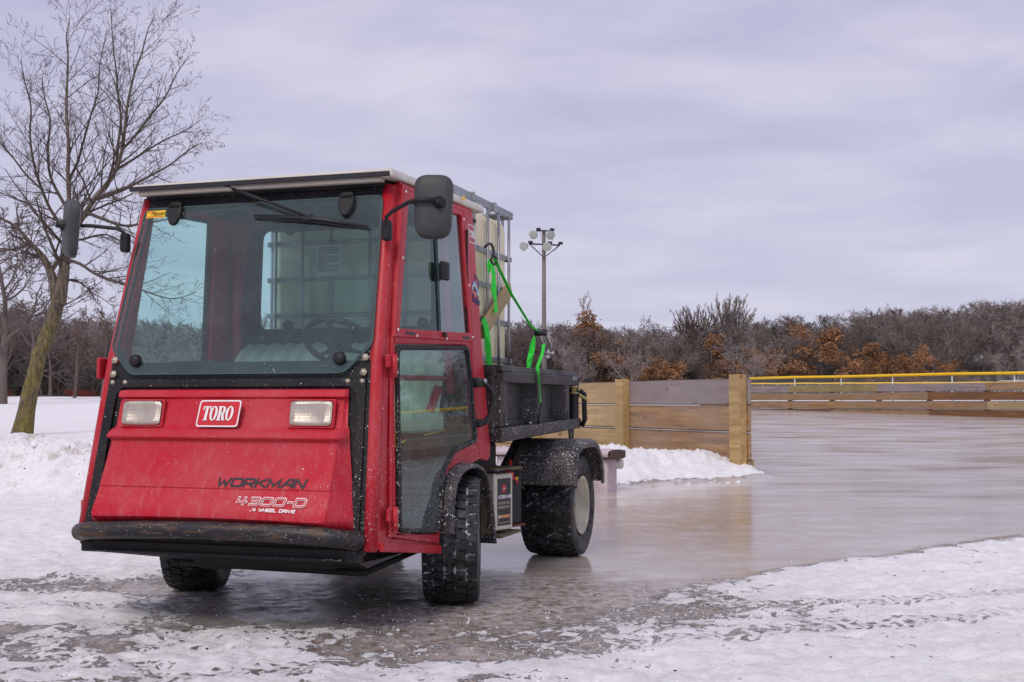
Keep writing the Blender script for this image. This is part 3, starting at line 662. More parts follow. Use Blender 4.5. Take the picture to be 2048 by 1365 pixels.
    if not mir:
        # small emblem and town mark on the fairing
        e0 = RF @ Matrix.Translation((.068, 1.3325, 0))
        panel('emblem', rnd([(0, 0), (.112, 0), (.108, .088), (-.004, .088)], .010), [rnd([(.004, .004), (.108, .004), (.104, .084), (.000, .084)], .008)], .001, 0, e0, M['white'], fa, lift=.0075)
        textm('TORO', .048, e0 @ Matrix.Translation((.053, .026, 0)), M['white'], 'lettering', fa, xs=.72, lift=.0075, align='CENTER', off=.0012)
        e1 = RF @ Matrix.Translation((.075, 1.072, 0)) @ Matrix.Rotation(-.10, 4, 'Z')
        textm('D', .115, e1 @ Matrix.Translation((.038, .035, 0)), M['navy'], 'lettering', fa, xs=1.0, lift=.0074, off=-.001)
        b = MB()
        for k_, (cl, of) in enumerate(((0, 0), (1, -.013), (2, -.026))):
            b.m = k_; Q = [(t*.115, .020*math.sin(t*5.2-.6)+.055+of, .0082+.0003*k_) for t in [i/12 for i in range(13)]]
            Vv = [e1 @ Vector((q[0], q[1]+.006, q[2])) for q in Q]+[e1 @ Vector((q[0], q[1]-.004, q[2])) for q in Q]
            b.add(Vv, [(i+13, i+14, i+1, i) for i in range(12)])
        b.build('wave_mark', [M['sky_blue'], M['white'], M['green_ink']], fa)
        textm('City of', .018, e1 @ Matrix.Translation((.040, .016, 0)), M['white'], 'lettering', fa, lift=.0074)
        textm('Dayton', .052, e1 @ Matrix.Translation((.004, -.026, 0)), M['navy'], 'lettering', fa, xs=.85, lift=.0074, off=.001)
        b = MB(); b.box(RF @ Vector((.062, .53, .010)), (.006, .003, .30), 0); 
# sill under the doors
b = MB()
for sx in (1, -1):
    b.hexa([(sx*.672, -.93, .338), (sx*.690, -.93, .338), (sx*.690, -.31, .258), (sx*.672, -.31, .258), (sx*.672, -.93, .372), (sx*.690, -.93, .372), (sx*.690, -.31, .292), (sx*.672, -.31, .292)], .003)
b.build('sill', M['red'], truck)
# windshield
Wg = [g2(-.606, 1.145), g2(-.568, 1.735), g2(.568, 1.737), g2(.606, 1.145), g2(.494, 1.020), g2(-.494, 1.020)]
Wg = [g2(-.494, 1.020), g2(.494, 1.020), g2(.604, 1.135), g2(.570, 1.758), g2(-.568, 1.755), g2(-.606, 1.132)]
wr = rnd(Wg, [.03, .03, .03, .035, .035, .03], 5)
ws = panel('windshield', wr, [], 0, 0, GLS, M['windshield'], truck, lift=.012)
panel('glass_rim', wr, [rnd(inset(Wg, .005), [.028]*6, 5)], .007, 0, GLS, M['glassedge'], ws, lift=.0135)
panel('weather_strip', rnd(inset(Wg, .004), [.03]*6), [rnd(inset(Wg, .022), .03)], .008, .002, GLS, M['gasket'], ws, lift=-.004)
for px_ in (.412, -.406):
    b = MB(); H = GLS @ Matrix.Translation(g2(px_, 1.742)+(.014,))
    sh = rnd([(-.034, -.004), (-.034, -.038), (-.012, -.078), (.012, -.078), (.034, -.038), (.034, -.004), (.026, .030), (-.026, .030)], .012)
    me = flat_mesh(sh, [], .022, .006); me.transform(H @ Matrix.Translation((0, 0, .010)))
    b.add([v.co for v in me.vertices], [list(p.vertices) for p in me.polygons]); b.box(H @ Vector((0, .008, .024)), (.055, .012, .012), .004)
    b.build('hinge', M['blackplain'], ws)
for px_ in (.471, -.471):
    b = MB(); b.lathe([(.026, 0), (.027, .012), (.022, .022), (.010, .026), (0, .026)], GLS @ Matrix.Translation(g2(px_, 1.078)+(.012,)), 24); b.build('knob', M['blackplain'], ws)
st = panel('sticker', [(0, 0), (.094, -.002), (.094, .034), (.001, .033)], [], .0008, 0, GLS @ Matrix.Translation((-.556, (1.722-1.02)/.745*.7732-.012, 0)), M['yellow'], ws, lift=.0135)
STK = GLS @ Matrix.Translation((-.556, (1.722-1.02)/.745*.7732-.012, 0))
textm('Mauser', .029, STK @ Matrix.Translation((.024, .010, 0)), M['ink'], 'lettering', ws, shear=.35, xs=.78, lift=.0142)
textm('Kabiny', .014, STK @ Matrix.Translation((.004, .022, 0)), M['orange'], 'lettering', ws, shear=.2, lift=.0142)
panel('sticker_line', [(.006, .004), (.088, .003), (.088, .006), (.006, .007)], [], .0006, 0, STK, M['redink'], ws, lift=.0142)
# header, cowl and dashboard front
UP = fr((0, -.85, 1.07), (1, 0, 0), (0, .267, 1))
panel('header_panel', [(-.572, .705), (.572, .705), (.568, .795), (-.568, .795)], [], .012, .003, UP, M['black'], truck, lift=-.004)
panel('header_panel', [(-.570, .752), (.570, .752), (.568, .790), (-.568, .790)], [], .02, .005, UP, M['black'], truck, lift=.012)
b = MB()
for x_ in (.545, .24, -.09, -.34, -.50): b.lathe([(.010, 0), (.009, .006), (0, .008)], UP @ Matrix.Translation((x_, .772, .012)), 10)
b.build('header_bolt', M['blackplain'], truck)
LO = fr((0, -.985, .35), (1, 0, 0), (0, .1875, 1))
def lo2(x, z): return (x, (z-.35)*1.0174)
fp_o = [lo2(-.640, .330), lo2(.640, .330), lo2(.606, 1.075), lo2(-.606, 1.075)]
fp_h = rnd([lo2(-.59, .34), lo2(.59, .34), lo2(.548, .80), lo2(.535, .958), lo2(-.535, .958), lo2(-.548, .80)], .02)
panel('front_panel', fp_o, [], .012, .002, LO, M['black'], truck, lift=.000)
panel('front_panel', [lo2(-.615, .335), lo2(-.58, .335), lo2(-.558, .80), lo2(-.550, .935), lo2(-.52, .968), lo2(.52, .968), lo2(.550, .935), lo2(.558, .80), lo2(.58, .335), lo2(.615, .335), lo2(.588, 1.0), lo2(-.588, 1.0)], [], .012, .004, LO, M['black'], truck, lift=.014)
b = MB()
for sx in (1, -1):
    for (x_, z_, r_) in ((.578, 1.084, .012), (.576, 1.025, .012), (.574, .990, .008), (.512, .990, .008)):
        b.lathe([(r_*1.35, 0), (r_*1.35, .003), (r_*.85, .0035), (r_*.8, .009), (0, .009)], LO @ Matrix.Translation(lo2(sx*x_, z_)+(.014,)), 6)
b.build('panel_bolt', M['zinc'], truck)
b = MB(); b.box((0, -.72, 1.01), (1.14, .22, .03), .01); b.box((0, -.80, .72), (1.18, .03, .6), .01); b.build('dashboard', M['blackplain'], truck)
# hood
def hood():
    b = MB(); b.sm = False
    # rows: (z, y, half width) of the front face, and (y, half width) of the side return
    rows = [(.962, -.868, .503, .508), (.958, -.904, .513, .520), (.950, -.912, .517, .522), (.931, -.917, .517, .524), (.922, -.900, .508, .522), (.818, -.926, .510, .528), (.806, -.936, .514, .534), (.798, -.956, .520, .538), (.774, -.982, .524, .541), (.768, -.982, .524, .542), (.754, -.964, .512, .544),
            (.738, -.966, .509, .545), (.575, -1.034, .514, .572), (.570, -1.031, .514, .572), (.560, -1.036, .514, .573), (.50, -1.068, .516, .582), (.468, -1.082, .516, .588), (.455, -1.082, .514, .590), (.428, -1.045, .508, .593), (.405, -1.0, .50, .595)]
    nX = 17; V = []; F = []
    for (z, y, w1, w0) in rows:
        yb_ = yf(z)-.012
        def crown(t): return 1-t*t
        row = [(-w0, yb_, z), (-w0*.2-w1*.8-.000, y+.018, z)]
        row = [(-w0, yb_, z), (-(w1+.008), y+.014, z)]
        for i in range(nX):
            t = -1+2*i/(nX-1); row.append((t*w1, y-.010*crown(t)*(z < .93), z+.008*crown(t)*(z < .52)))
        row += [((w1+.008), y+.014, z), (w0, yb_, z)]
        V += row
    k = nX+4
    for i in range(len(rows)-1):
        for j in range(k-1): F.append((i*k+j, (i+1)*k+j, (i+1)*k+j+1, i*k+j+1))
    me = bpy.data.meshes.new('hood'); me.from_pydata(V, [], F); me.materials.append(M['red_plastic']); me.update()
    o = link(bpy.data.objects.new('hood', me), truck)
    me.polygons.foreach_set('use_smooth', [True]*len(F))
    bm = bmesh.new(); bm.from_mesh(me); bmesh.ops.recalc_face_normals(bm, faces=bm.faces)
    for e_ in bm.edges:
        if len(e_.link_faces) == 2 and e_.calc_face_angle(0) > math.radians(38): e_.smooth = False
    bm.to_mesh(me); bm.free(); return o
hd = hood()
HF = fr((0, -.944, .868), (1, 0, 0), (0, .178, 1))           # emblem and headlight plane
HL = fr((0, -1.000, .700), (1, 0, 0), (0, .38, 1))
for sx in (1, -1):
    b = MB(); cxx = sx*.385
    P = [HF @ Vector((cxx+a, c_, l_)) for l_ in (-.055, .0) for a, c_ in ((-.100, -.062), (.100, -.062), (.100, .055), (-.100, .055))]
    b.m = 0
    me = flat_mesh(rnd([(-.100, -.060), (.100, -.060), (.102, .056), (-.102, .056)], .008), [rnd([(-.090, -.051), (.090, -.051), (.092, .047), (-.092, .047)], .012)], .016, .004)
    me.transform(HF @ Matrix.Translation((cxx, 0, -.012))); b.add([v.co for v in me.vertices], [list(p.vertices) for p in me.polygons])
    sur = b.build('lamp_surround', M['red_plastic'], hd)
    b = MB(); b.sm = True; nn = 12; Vv = []; Ff = []
    for i in range(nn+1):
        for j in range(nn+1):
            u = -1+2*i/nn; v_ = -1+2*j/nn; q = max(abs(u), abs(v_)); dome = .013-.010*(1-u*u)*(1-v_*v_)-.012*max(0, q-.93)/.07
            uu = u*(1-.06*abs(v_)**8); vv = v_*(1-.06*abs(u)**8); Vv.append(HF @ Vector((cxx+uu*.091, -.002+vv*.0495, dome-.002)))
    for i in range(nn):
        for j in range(nn): a_ = i*(nn+1)+j; Ff.append((a_, a_+nn+1, a_+nn+2, a_+1))
    b.add(Vv, Ff); b.build('headlight', M['lamp'], hd)
# emblem
E0 = HF @ Matrix.Translation((-.017, -.006, .0115))
eo = rnd([(-.100, -.054), (.090, -.054), (.100, .054), (-.088, .054)], .014); ei = rnd([(-.0945, -.0485), (.085, -.0485), (.0945, .0485), (-.083, .0485)], .011)
em = panel('emblem', eo, [ei], .002, 0, E0, M['white'], hd, lift=.001)
panel('emblem_field', ei, [], .001, 0, E0, M['redink'], em, lift=0)
def serif(sc, M0, mat, parent):
    sh = lambda P: [((x+.16*y)*sc, y*sc) for x, y in P]
    def ell(cx_, cy_, rx, ry, n=28, cw=False):
        Q = [(cx_+rx*math.cos(2*math.pi*i/n), cy_+ry*math.sin(2*math.pi*i/n)) for i in range(n)]; return Q[::-1] if cw else Q
    me = []
    T = [(.14, 0), (.50, 0), (.50, .06), (.42, .07), (.42, .94), (.50, .94), (.58, .72), (.63, .72), (.62, 1), (.02, 1), (.01, .72), (.06, .72), (.14, .94), (.22, .94), (.22, .07), (.14, .06)]
    R_ = [(0, 0), (.36, 0), (.36, .06), (.28, .07), (.28, .46), (.33, .46), (.42, .06), (.47, 0), (.66, 0), (.68, .07), (.62, .08), (.52, .44), (.50, .50), (.60, .58), (.62, .76), (.58, .90), (.44, 1), (0, 1), (0, .94), (.08, .93), (.08, .07), (0, .06)]
    Rh = [(.28, .93), (.36, .92), (.42, .85), (.42, .62), (.36, .54), (.28, .53)]
    for P, hh, x0 in ((T, [], 0), (ell(.30, .5, .30, .52), [ell(.30, .5, .115, .44, cw=True)], .60), (R_, [Rh[::-1]], 1.20), (ell(.30, .5, .30, .52), [ell(.30, .5, .115, .44, cw=True)], 1.86)):
        mm = flat_mesh(sh([(x+x0, y) for x, y in P]), [sh([(x+x0, y) for x, y in h_]) for h_ in hh], .001, 0); me.append(mm)
    b = MB()
    for mm in me: b.add([M0 @ v.co for v in mm.vertices], [list(p.vertices) for p in mm.polygons])
    return b.build('lettering', mat, parent)
serif(.057, E0 @ Matrix.Translation((-.0775, -.028, .0022)), M['white'], em)
# lower-hood lettering
b = MB(); strokes(b, 'WORKMAN', .030, .040, hoodmap(.030, .584, .001), .0088, .25, .30, .001); o = b.build('lettering', M['ink'], hd)
b = MB(); strokes(b, '4300-D', .030, .040, hoodmap(.138, .512, .0035), .0104, .18, .36, .001); b.build('lettering', M['white'], hd)
b = MB(); strokes(b, '4300-D', .030, .040, hoodmap(.138, .512, .0052), .0050, .18, .36, .001); b.build('lettering', M['redink'], hd)
b = MB(); strokes(b, '4 WHEEL DRIVE', .0105, .0118, hoodmap(.215, .488, .005), .0032, .2, .34, .001); b.build('lettering', M['white'], hd)
# bumper
b = MB(); P = [(-.600, -.965, .372), (-.614, -1.00, .376), (-.598, -1.040, .384), (-.54, -1.068, .394), (-.3, -1.090, .408), (0, -1.096, .416), (.3, -1.090, .413), (.50, -1.072, .405), (.575, -1.050, .396), (.612, -1.005, .386), (.600, -.965, .374)]
b.tube(P, .0355, 18); bp = b.build('bumper', M['bumper'], truck)
b = MB()
for x_ in (-.42, .05, .42): b.box((x_, -1.02, .378), (.05, .08, .02), .004)
b.build('bumper_bracket', M['asphalt_dark'], bp)
# belly plate with oval holes
SK = fr((0, -1.02, .315), (1, 0, 0), (0, .62, -.125))
def oval(cx_, cy_, rx, ry): return [(cx_+rx*math.cos(-2*math.pi*i/16), cy_+ry*math.sin(-2*math.pi*i/16)) for i in range(16)]
panel('skid_plate', [(-.58, 0), (.56, 0), (.52, .25), (.40, .62), (-.12, .62), (-.40, .30), (-.58, .06)], [oval(-.47+i*.135, .055, .05, .028) for i in range(8)], .006, 0, SK, M['black'], truck, lift=0)
b = MB()
b.box((0, -.985, .325), (1.26, .02, .05), .004)
b.box((0, -.32, .40), (1.18, 1.16, .10), .01); b.hexa([(-.22, -.75, .21), (.40, -.75, .235), (.40, .5, .20), (-.22, .5, .19), (-.3, -.85, .36), (.5, -.85, .36), (.5, .5, .36), (-.3, .5, .36)], .01)
b.box((0, .9, .42), (.50, 2.4, .14), .01); b.box((0, .72, .60), (1.0, .55, .18), .01); b.box((.0, 1.2, .34), (.42, .5, .22), .02)
b.tube([(-.55, 0, .30), (.55, 0, .30)], .035, 10); b.tube([(-.50, 1.778, .30), (.50, 1.778, .30)], .05, 10)
b.tube([(-.4, -.62, .215), (.45, -.58, .20), (.55, -.05, .27)], .014, 8); b.tube([(.2, -.1, .22), (.55, -.1, .27)], .02, 8); b.box((.40, -.35, .26), (.05, .5, .05), .01)
b.build('chassis', M['asphalt_dark'], truck)
# cab floor side walls below the windows (inside), rear wall with its window
RW = fr((0, .17, 0), (1, 0, 0), (0, .02, 1))
wall_o = [(-.60, .95), (.60, .95), (.575, 1.84), (-.575, 1.84)]
win = rnd([(-.500, 1.275), (.44, 1.275), (.43, 1.775), (-.490, 1.775)], .05, 6)
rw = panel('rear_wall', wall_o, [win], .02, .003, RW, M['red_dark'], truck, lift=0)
panel('window_gasket', rnd(inset([(-.500, 1.275), (.44, 1.275), (.43, 1.775), (-.490, 1.775)], -.035), .06, 6), [win], .02, .004, RW, M['blackplain'], rw, lift=.012)
panel('rear_window', win, [], 0, 0, RW, M['farglass'], rw, lift=-.004)
pp = panel('paper_notice', [(-.185, 1.535), (-.045, 1.530), (-.042, 1.690), (-.182, 1.692)], [], .001, 0, RW, plain('faded_paper', (.42, .44, .42), .6, var=.1), rw, lift=.003)
b = MB()
for i in range(14): b.add([RW @ Vector((x_, z_, .0042)) for x_, z_ in ((-.172, 1.675-i*.009), (-.172+(.05 if i % 5 == 4 else .115), 1.675-i*.009), (-.172+(.05 if i % 5 == 4 else .115), 1.679-i*.009), (-.172, 1.679-i*.009))], [(0, 1, 2, 3)])
b.build('print_line', M['mirror'], pp)
b = MB()
for x_, z_ in ((-.32, 1.77), (-.32, 1.29), (.40, 1.77), (.40, 1.29)): b.lathe([(.026, 0), (.026, .02), (.012, .026), (0, .026)], RW @ Matrix.Translation((x_, z_, .012)), 16)
b.build('window_knob', M['blackplain'], rw)
b = MB()      # strip of warning pictures on the far rear corner
WS = fr((-.575, .06, 1.30), (0, 1, 0), (.045, 0, 1))
for i in range(8):
    z_ = i*.052; b.m = 0; b.add([WS @ Vector(q) for q in ((0, z_, 0), (.045, z_, 0), (.045, z_+.046, 0), (0, z_+.046, 0))], [(0, 1, 2, 3)])
    b.m = 1; b.add([WS @ Vector(q) for q in ((.004, z_+.003, .001), (.041, z_+.003, .001), (.041, z_+.043, .001), (.004, z_+.043, .001))], [(0, 1, 2, 3)])
    b.m = 0; b.add([WS @ Vector(q) for q in ((.010, z_+.010+.004*(i % 3), .002), (.032, z_+.010, .002), (.028, z_+.034, .002), (.018, z_+.030, .002))], [(0, 1, 2, 3)])
b.build('warning_strip', [M['mirror'], M['ink']], rw)
b = MB(); b.box((0, .145, 1.20), (1.12, .03, .10), .01); b.build('rear_ledge', M['blackplain'], truck)
# roof
b = MB(); b.hexa([(-.628, -.715, 1.826), (.628, -.715, 1.826), (.618, .47, 1.852), (-.618, .47, 1.852), (-.618, -.705, 1.862), (.618, -.705, 1.866), (.608, .46, 1.894), (-.608, .46, 1.894)], .012, 2)
rf = b.build('roof', M['white_roof'], truck)
b = MB(); b.box((0, -.723, 1.838), (1.235, .010, .020), .002); b.build('roof_seal', M['ink'], rf)
b = MB(); b.box((0, -.70, 1.818), (1.16, .03, .020), .004); b.build('roof_lip', plain('beige_trim', (.36, .32, .27), .5), rf)
b = MB(); b.box((0, -.1, 1.815), (1.14, 1.14, .02), .004); b.build('headliner', M['blackplain'], truck)
b = MB(); b.add([(.627, .10, 1.882), (.6275, .15, 1.884), (.6285, .135, 1.862), (.6282, .118, 1.858)], [(0, 1, 2, 3)]); b.build('roof_stain', M['yellow'], rf)
# wiper
b = MB(); A0 = GLS @ Vector(g2(-.165, 1.822)+(.055,)); A1 = GLS @ Vector(g2(-.02, 1.765)+(.060,)); A2 = GLS @ Vector(g2(.245, 1.668)+(.040,))
b.tube([A0, A1, A2], [.014, .011, .007], 8, flat=.7); b.lathe([(.016, 0), (.016, .02), (0, .022)], axis(A0-Vector((0, -.03, 0)), (0, -1, .2)), 12)
wi = b.build('wiper', M['blackplain'], truck)
b = MB(); B0 = GLS @ Vector(g2(-.012, 1.690)+(.028,)); B1 = GLS @ Vector(g2(.25, 1.665)+(.034,)); B2 = GLS @ Vector(g2(.524, 1.618)+(.026,))
b.tube([B0, B1, B2], [.005, .009, .004], 8); b.tube([B0+Vector((0, .006, -.012)), B1+Vector((0, .006, -.014)), B2+Vector((0, .006, -.010))], .004, 6); b.box(B1, (.045, .02, .022), .004)
b.build('wiper_blade', M['ink'], wi)
# mirrors
def mirror(sx, head, rot, arm, base):
    b = MB(); b.tube(arm, .0085, 10); b.box(base, (.040, .040, .086), .014, seg=3)
    m_ = b.build('mirror', M['blackplain'], truck)
    b = MB(); sh_ = rnd([(-.074, -.128), (.070, -.132), (.082, .124), (-.078, .130)], .058, 8)
    rows = [(1.0, 0), (1.0, .010), (.975, .024), (.90, .034), (.6, .040), (.02, .042)]
    Mx = Matrix.Translation(head) @ rot; nn = len(sh_); Vv = []; Ff = []
    for s_, h_ in rows: Vv += [Mx @ Vector((p[0]*s_, p[1]*s_, h_)) for p in sh_]
    for i in range(len(rows)-1):
        for j in range(nn): Ff.append((i*nn+j, i*nn+(j+1) % nn, (i+1)*nn+(j+1) % nn, (i+1)*nn+j))
    b.sm = True; b.add(Vv, Ff); b.sm = False; b.add([Mx @ Vector((p[0]*.99, p[1]*.99, .001)) for p in sh_], [tuple(range(nn))[::-1]])
    b.build('mirror_head', M['mirror'], m_)
    b = MB(); b.lathe([(.026, 0), (.024, .014), (.014, .020), (.013, .036), (0, .038)], Mx @ Matrix.Translation((.030*sx, .010, .036)), 16); b.build('pivot', M['blackplain'], m_)
    b = MB(); me = flat_mesh([(p[0]*.9, p[1]*.9) for p in sh_], [], .002, 0); me.transform(Mx @ Matrix.Translation((0, 0, -.003))); b.add([v.co for v in me.vertices], [list(p.vertices) for p in me.polygons]); b.build('mirror_glass', M['steel'], m_)
RM = Matrix.Rotation(math.radians(90), 4, 'X')               # head facing the nose of the truck
mirror(1, Vector((.820, -.745, 1.687)), Matrix.Rotation(math.radians(10), 4, 'Z') @ RM, [(.622, -.762, 1.592), (.624, -.768, 1.652), (.652, -.775, 1.672), (.735, -.80, 1.702), (.77, -.805, 1.708), (.855, -.800, 1.706)], (.620, -.752, 1.600))
mirror(-1, Vector((-.868, -.765, 1.672)), Matrix.Rotation(math.radians(-37), 4, 'Z') @ RM @ Matrix.Rotation(math.radians(-9), 4, 'Z'), [(-.612, -.762, 1.600), (-.614, -.768, 1.645), (-.640, -.775, 1.660), (-.76, -.79, 1.675), (-.885, -.800, 1.682)], (-.614, -.752, 1.600))
# seat, wheel, grab bar, inner posts
b = MB(); b.sm = True
def ribbed(x0, x1, z0, z1, y0, lean):
    nn = 64; mm = 12; Vv = []; Ff = []
    for i in range(nn+1):
        t = i/nn; x_ = x0+(x1-x0)*t; rib = .026*abs(math.sin(t*math.pi*7))**.6; e_ = max(0, 1-min(t, 1-t)/.10)
        for j in range(mm+1):
            u = j/mm; zt_ = z1-.09*e_*e_-.010*(1-abs(math.sin(t*math.pi*7))); z_ = z0+(zt_-z0)*u; top = max(0, (u-.85)/.15)
            Vv.append((x_, y0+lean*u-rib*(1-top)-.02*(1-e_*e_)*(1-top)+.05*top*top, z_))
    for i in range(nn):
        for j in range(mm): a_ = i*(mm+1)+j; Ff.append((a_, a_+mm+1, a_+mm+2, a_+1))
    b.add(Vv, Ff)
ribbed(-.555, -.01, .80, 1.20, -.02, .09); ribbed(.02, .555, .80, 1.20, -.02, .09)
b.sm = False; b.box((-.285, -.14, .82), (.54, .42, .10), .03, seg=3); b.box((.29, -.14, .82), (.54, .42, .10), .03, seg=3)
b.build('seat', M['seat'], truck)
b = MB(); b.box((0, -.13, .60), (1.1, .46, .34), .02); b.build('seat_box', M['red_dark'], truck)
SW = axis((.243, -.40, 1.165), (0, .62, .78)); b = MB()
b.tube([SW @ Vector((.158*math.cos(a), .158*math.sin(a), 0)) for a in [2*math.pi*i/36 for i in range(36)]], .014, 10, closed=True)
for a in (90, 210, 330): b.tube([SW @ Vector((.155*math.cos(math.radians(a)), .155*math.sin(math.radians(a)), 0)), SW @ Vector((.03*math.cos(math.radians(a)), .03*math.sin(math.radians(a)), -.02))], [.012, .020], 8, flat=.5)
b.box(SW @ Vector((0, 0, -.012)), (.11, .075, .03), .012, SW.to_3x3(), 2); b.tube([SW @ Vector((0, 0, -.02)), (.243, -.62, .90)], .028, 12)
b.build('steering_wheel', M['blackplain'], truck)
b = MB(); b.tube([(-.43, -.77, 1.02), (-.40, -.75, 1.055), (-.37, -.745, 1.073), (-.16, -.745, 1.073), (-.13, -.75, 1.055), (-.105, -.77, 1.02)], .011, 8); b.build('grab_bar', M['blackplain'], truck)
b = MB()
for sx in (1, -1): b.tube([(sx*.565, .10, .95), (sx*.545, .06, 1.78)], .022, 10)
b.tube([(.57, .05, 1.02), (.57, -.6, 1.01)], .012, 8); b.tube([(.56, -.02, .98), (.52, -.10, .80), (.50, -.14, .45)], .020, 8)
b.build('inner_post', M['red'], truck)
b = MB(); b.hexa([(.42, -.45, .72), (.50, -.45, .72), (.50, -.25, .70), (.42, -.25, .70), (.44, -.45, .80), (.50, -.45, .78), (.50, -.30, .78), (.44, -.30, .80)], .006); b.tube([(.555, -.65, .69), (.53, -.4, .735), (.54, .1, .78)], .006, 6); b.build('yellow_ribbon', M['yellow'], truck)
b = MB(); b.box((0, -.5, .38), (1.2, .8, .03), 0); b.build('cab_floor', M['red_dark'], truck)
# fenders
def front_fender(sx):
    b = MB(); b.sm = True; cy_, cz_ = -.06, .30
    pr = [(-.300, .345), (-.292, .49), (-.255, .565), (-.18, .610), (-.07, .630), (.03, .630), (.12, .606), (.20, .545), (.245, .45), (.275, .345), (.300, .235)]
    secs = [(.590, 0, 0), (.718, 0, 0), (.734, .004, -.006), (.740, .014, -.020), (.732, .022, -.030)]
    Vv = []; Ff = []; cen = (0, .25)
    for y_, z_ in pr:
        dy, dz = cen[0]-y_, cen[1]-z_; L_ = math.hypot(dy, dz); dy /= L_; dz /= L_
        for (x_, ins, _) in secs: Vv.append((sx*x_, y_+dy*ins, z_+dz*ins))
        Vv.append((sx*.715, y_+dy*.014, z_+dz*.014)); Vv.append((sx*.590, y_+dy*.010, z_+dz*.010))
    k = len(secs)+2
    for i in range(len(pr)-1):
        for j in range(k-1): Ff.append((i*k+j, i*k+j+1, (i+1)*k+j+1, (i+1)*k+j))
    b.add(Vv, Ff); o = b.build('fender', M['fender'], truck, True)
    me = o.data; bm = bmesh.new(); bm.from_mesh(me); bmesh.ops.recalc_face_normals(bm, faces=bm.faces); bm.to_mesh(me); bm.free()
    b = MB(); b.hexa([(sx*.42, .25, .30), (sx*.70, .285, .26), (sx*.70, .292, .26), (sx*.42, .26, .30), (sx*.42, .20, .56), (sx*.70, .20, .56), (sx*.70, .208, .56), (sx*.42, .208, .56)], .001)
    b.box((sx*.63, .275, .33), (.17, .012, .10), .003); b.box((sx*.58, .265, .23), (.12, .02, .15), .003)
    b.build('splash_guard', M['rust_bracket'], truck)
for sx in (1, -1): front_fender(sx)
def rear_fender(sx):
    b = MB(); b.sm = True
    pr = [(1.350, .445), (1.352, .54), (1.375, .615), (1.43, .662), (1.52, .688), (1.70, .694), (1.84, .688), (1.93, .660), (2.01, .595), (2.05, .51), (2.065, .435)]
    secs = [(.440, 0), (.815, 0), (.842, .010), (.850, .030), (.846, .050), (.830, .048), (.825, .022), (.440, .010)]
    Vv = []; Ff = []; cen = (1.74, .25)
    for y_, z_ in pr:
        dy, dz = cen[0]-y_, cen[1]-z_; L_ = math.hypot(dy, dz); dy /= L_; dz /= L_
        for (x_, ins) in secs: Vv.append((sx*x_, y_+dy*ins, z_+dz*ins))
    k = len(secs)
    for i in range(len(pr)-1):
        for j in range(k): Ff.append((i*k+j, i*k+(j+1) % k, (i+1)*k+(j+1) % k, (i+1)*k+j))
    Ff += [tuple(range(k))[::-1], tuple(range((len(pr)-1)*k, len(pr)*k))]
    b.add(Vv, Ff); o = b.build('fender', M['fender'], truck)
    me = o.data; bm = bmesh.new(); bm.from_mesh(me); bmesh.ops.recalc_face_normals(bm, faces=bm.faces)
    for e_ in bm.edges:
        if len(e_.link_faces) == 2 and e_.calc_face_angle(0) > math.radians(50): e_.smooth = False
    bm.to_mesh(me); bm.free(); me.polygons.foreach_set('use_smooth', [True]*len(me.polygons))
for sx in (1, -1): rear_fender(sx)
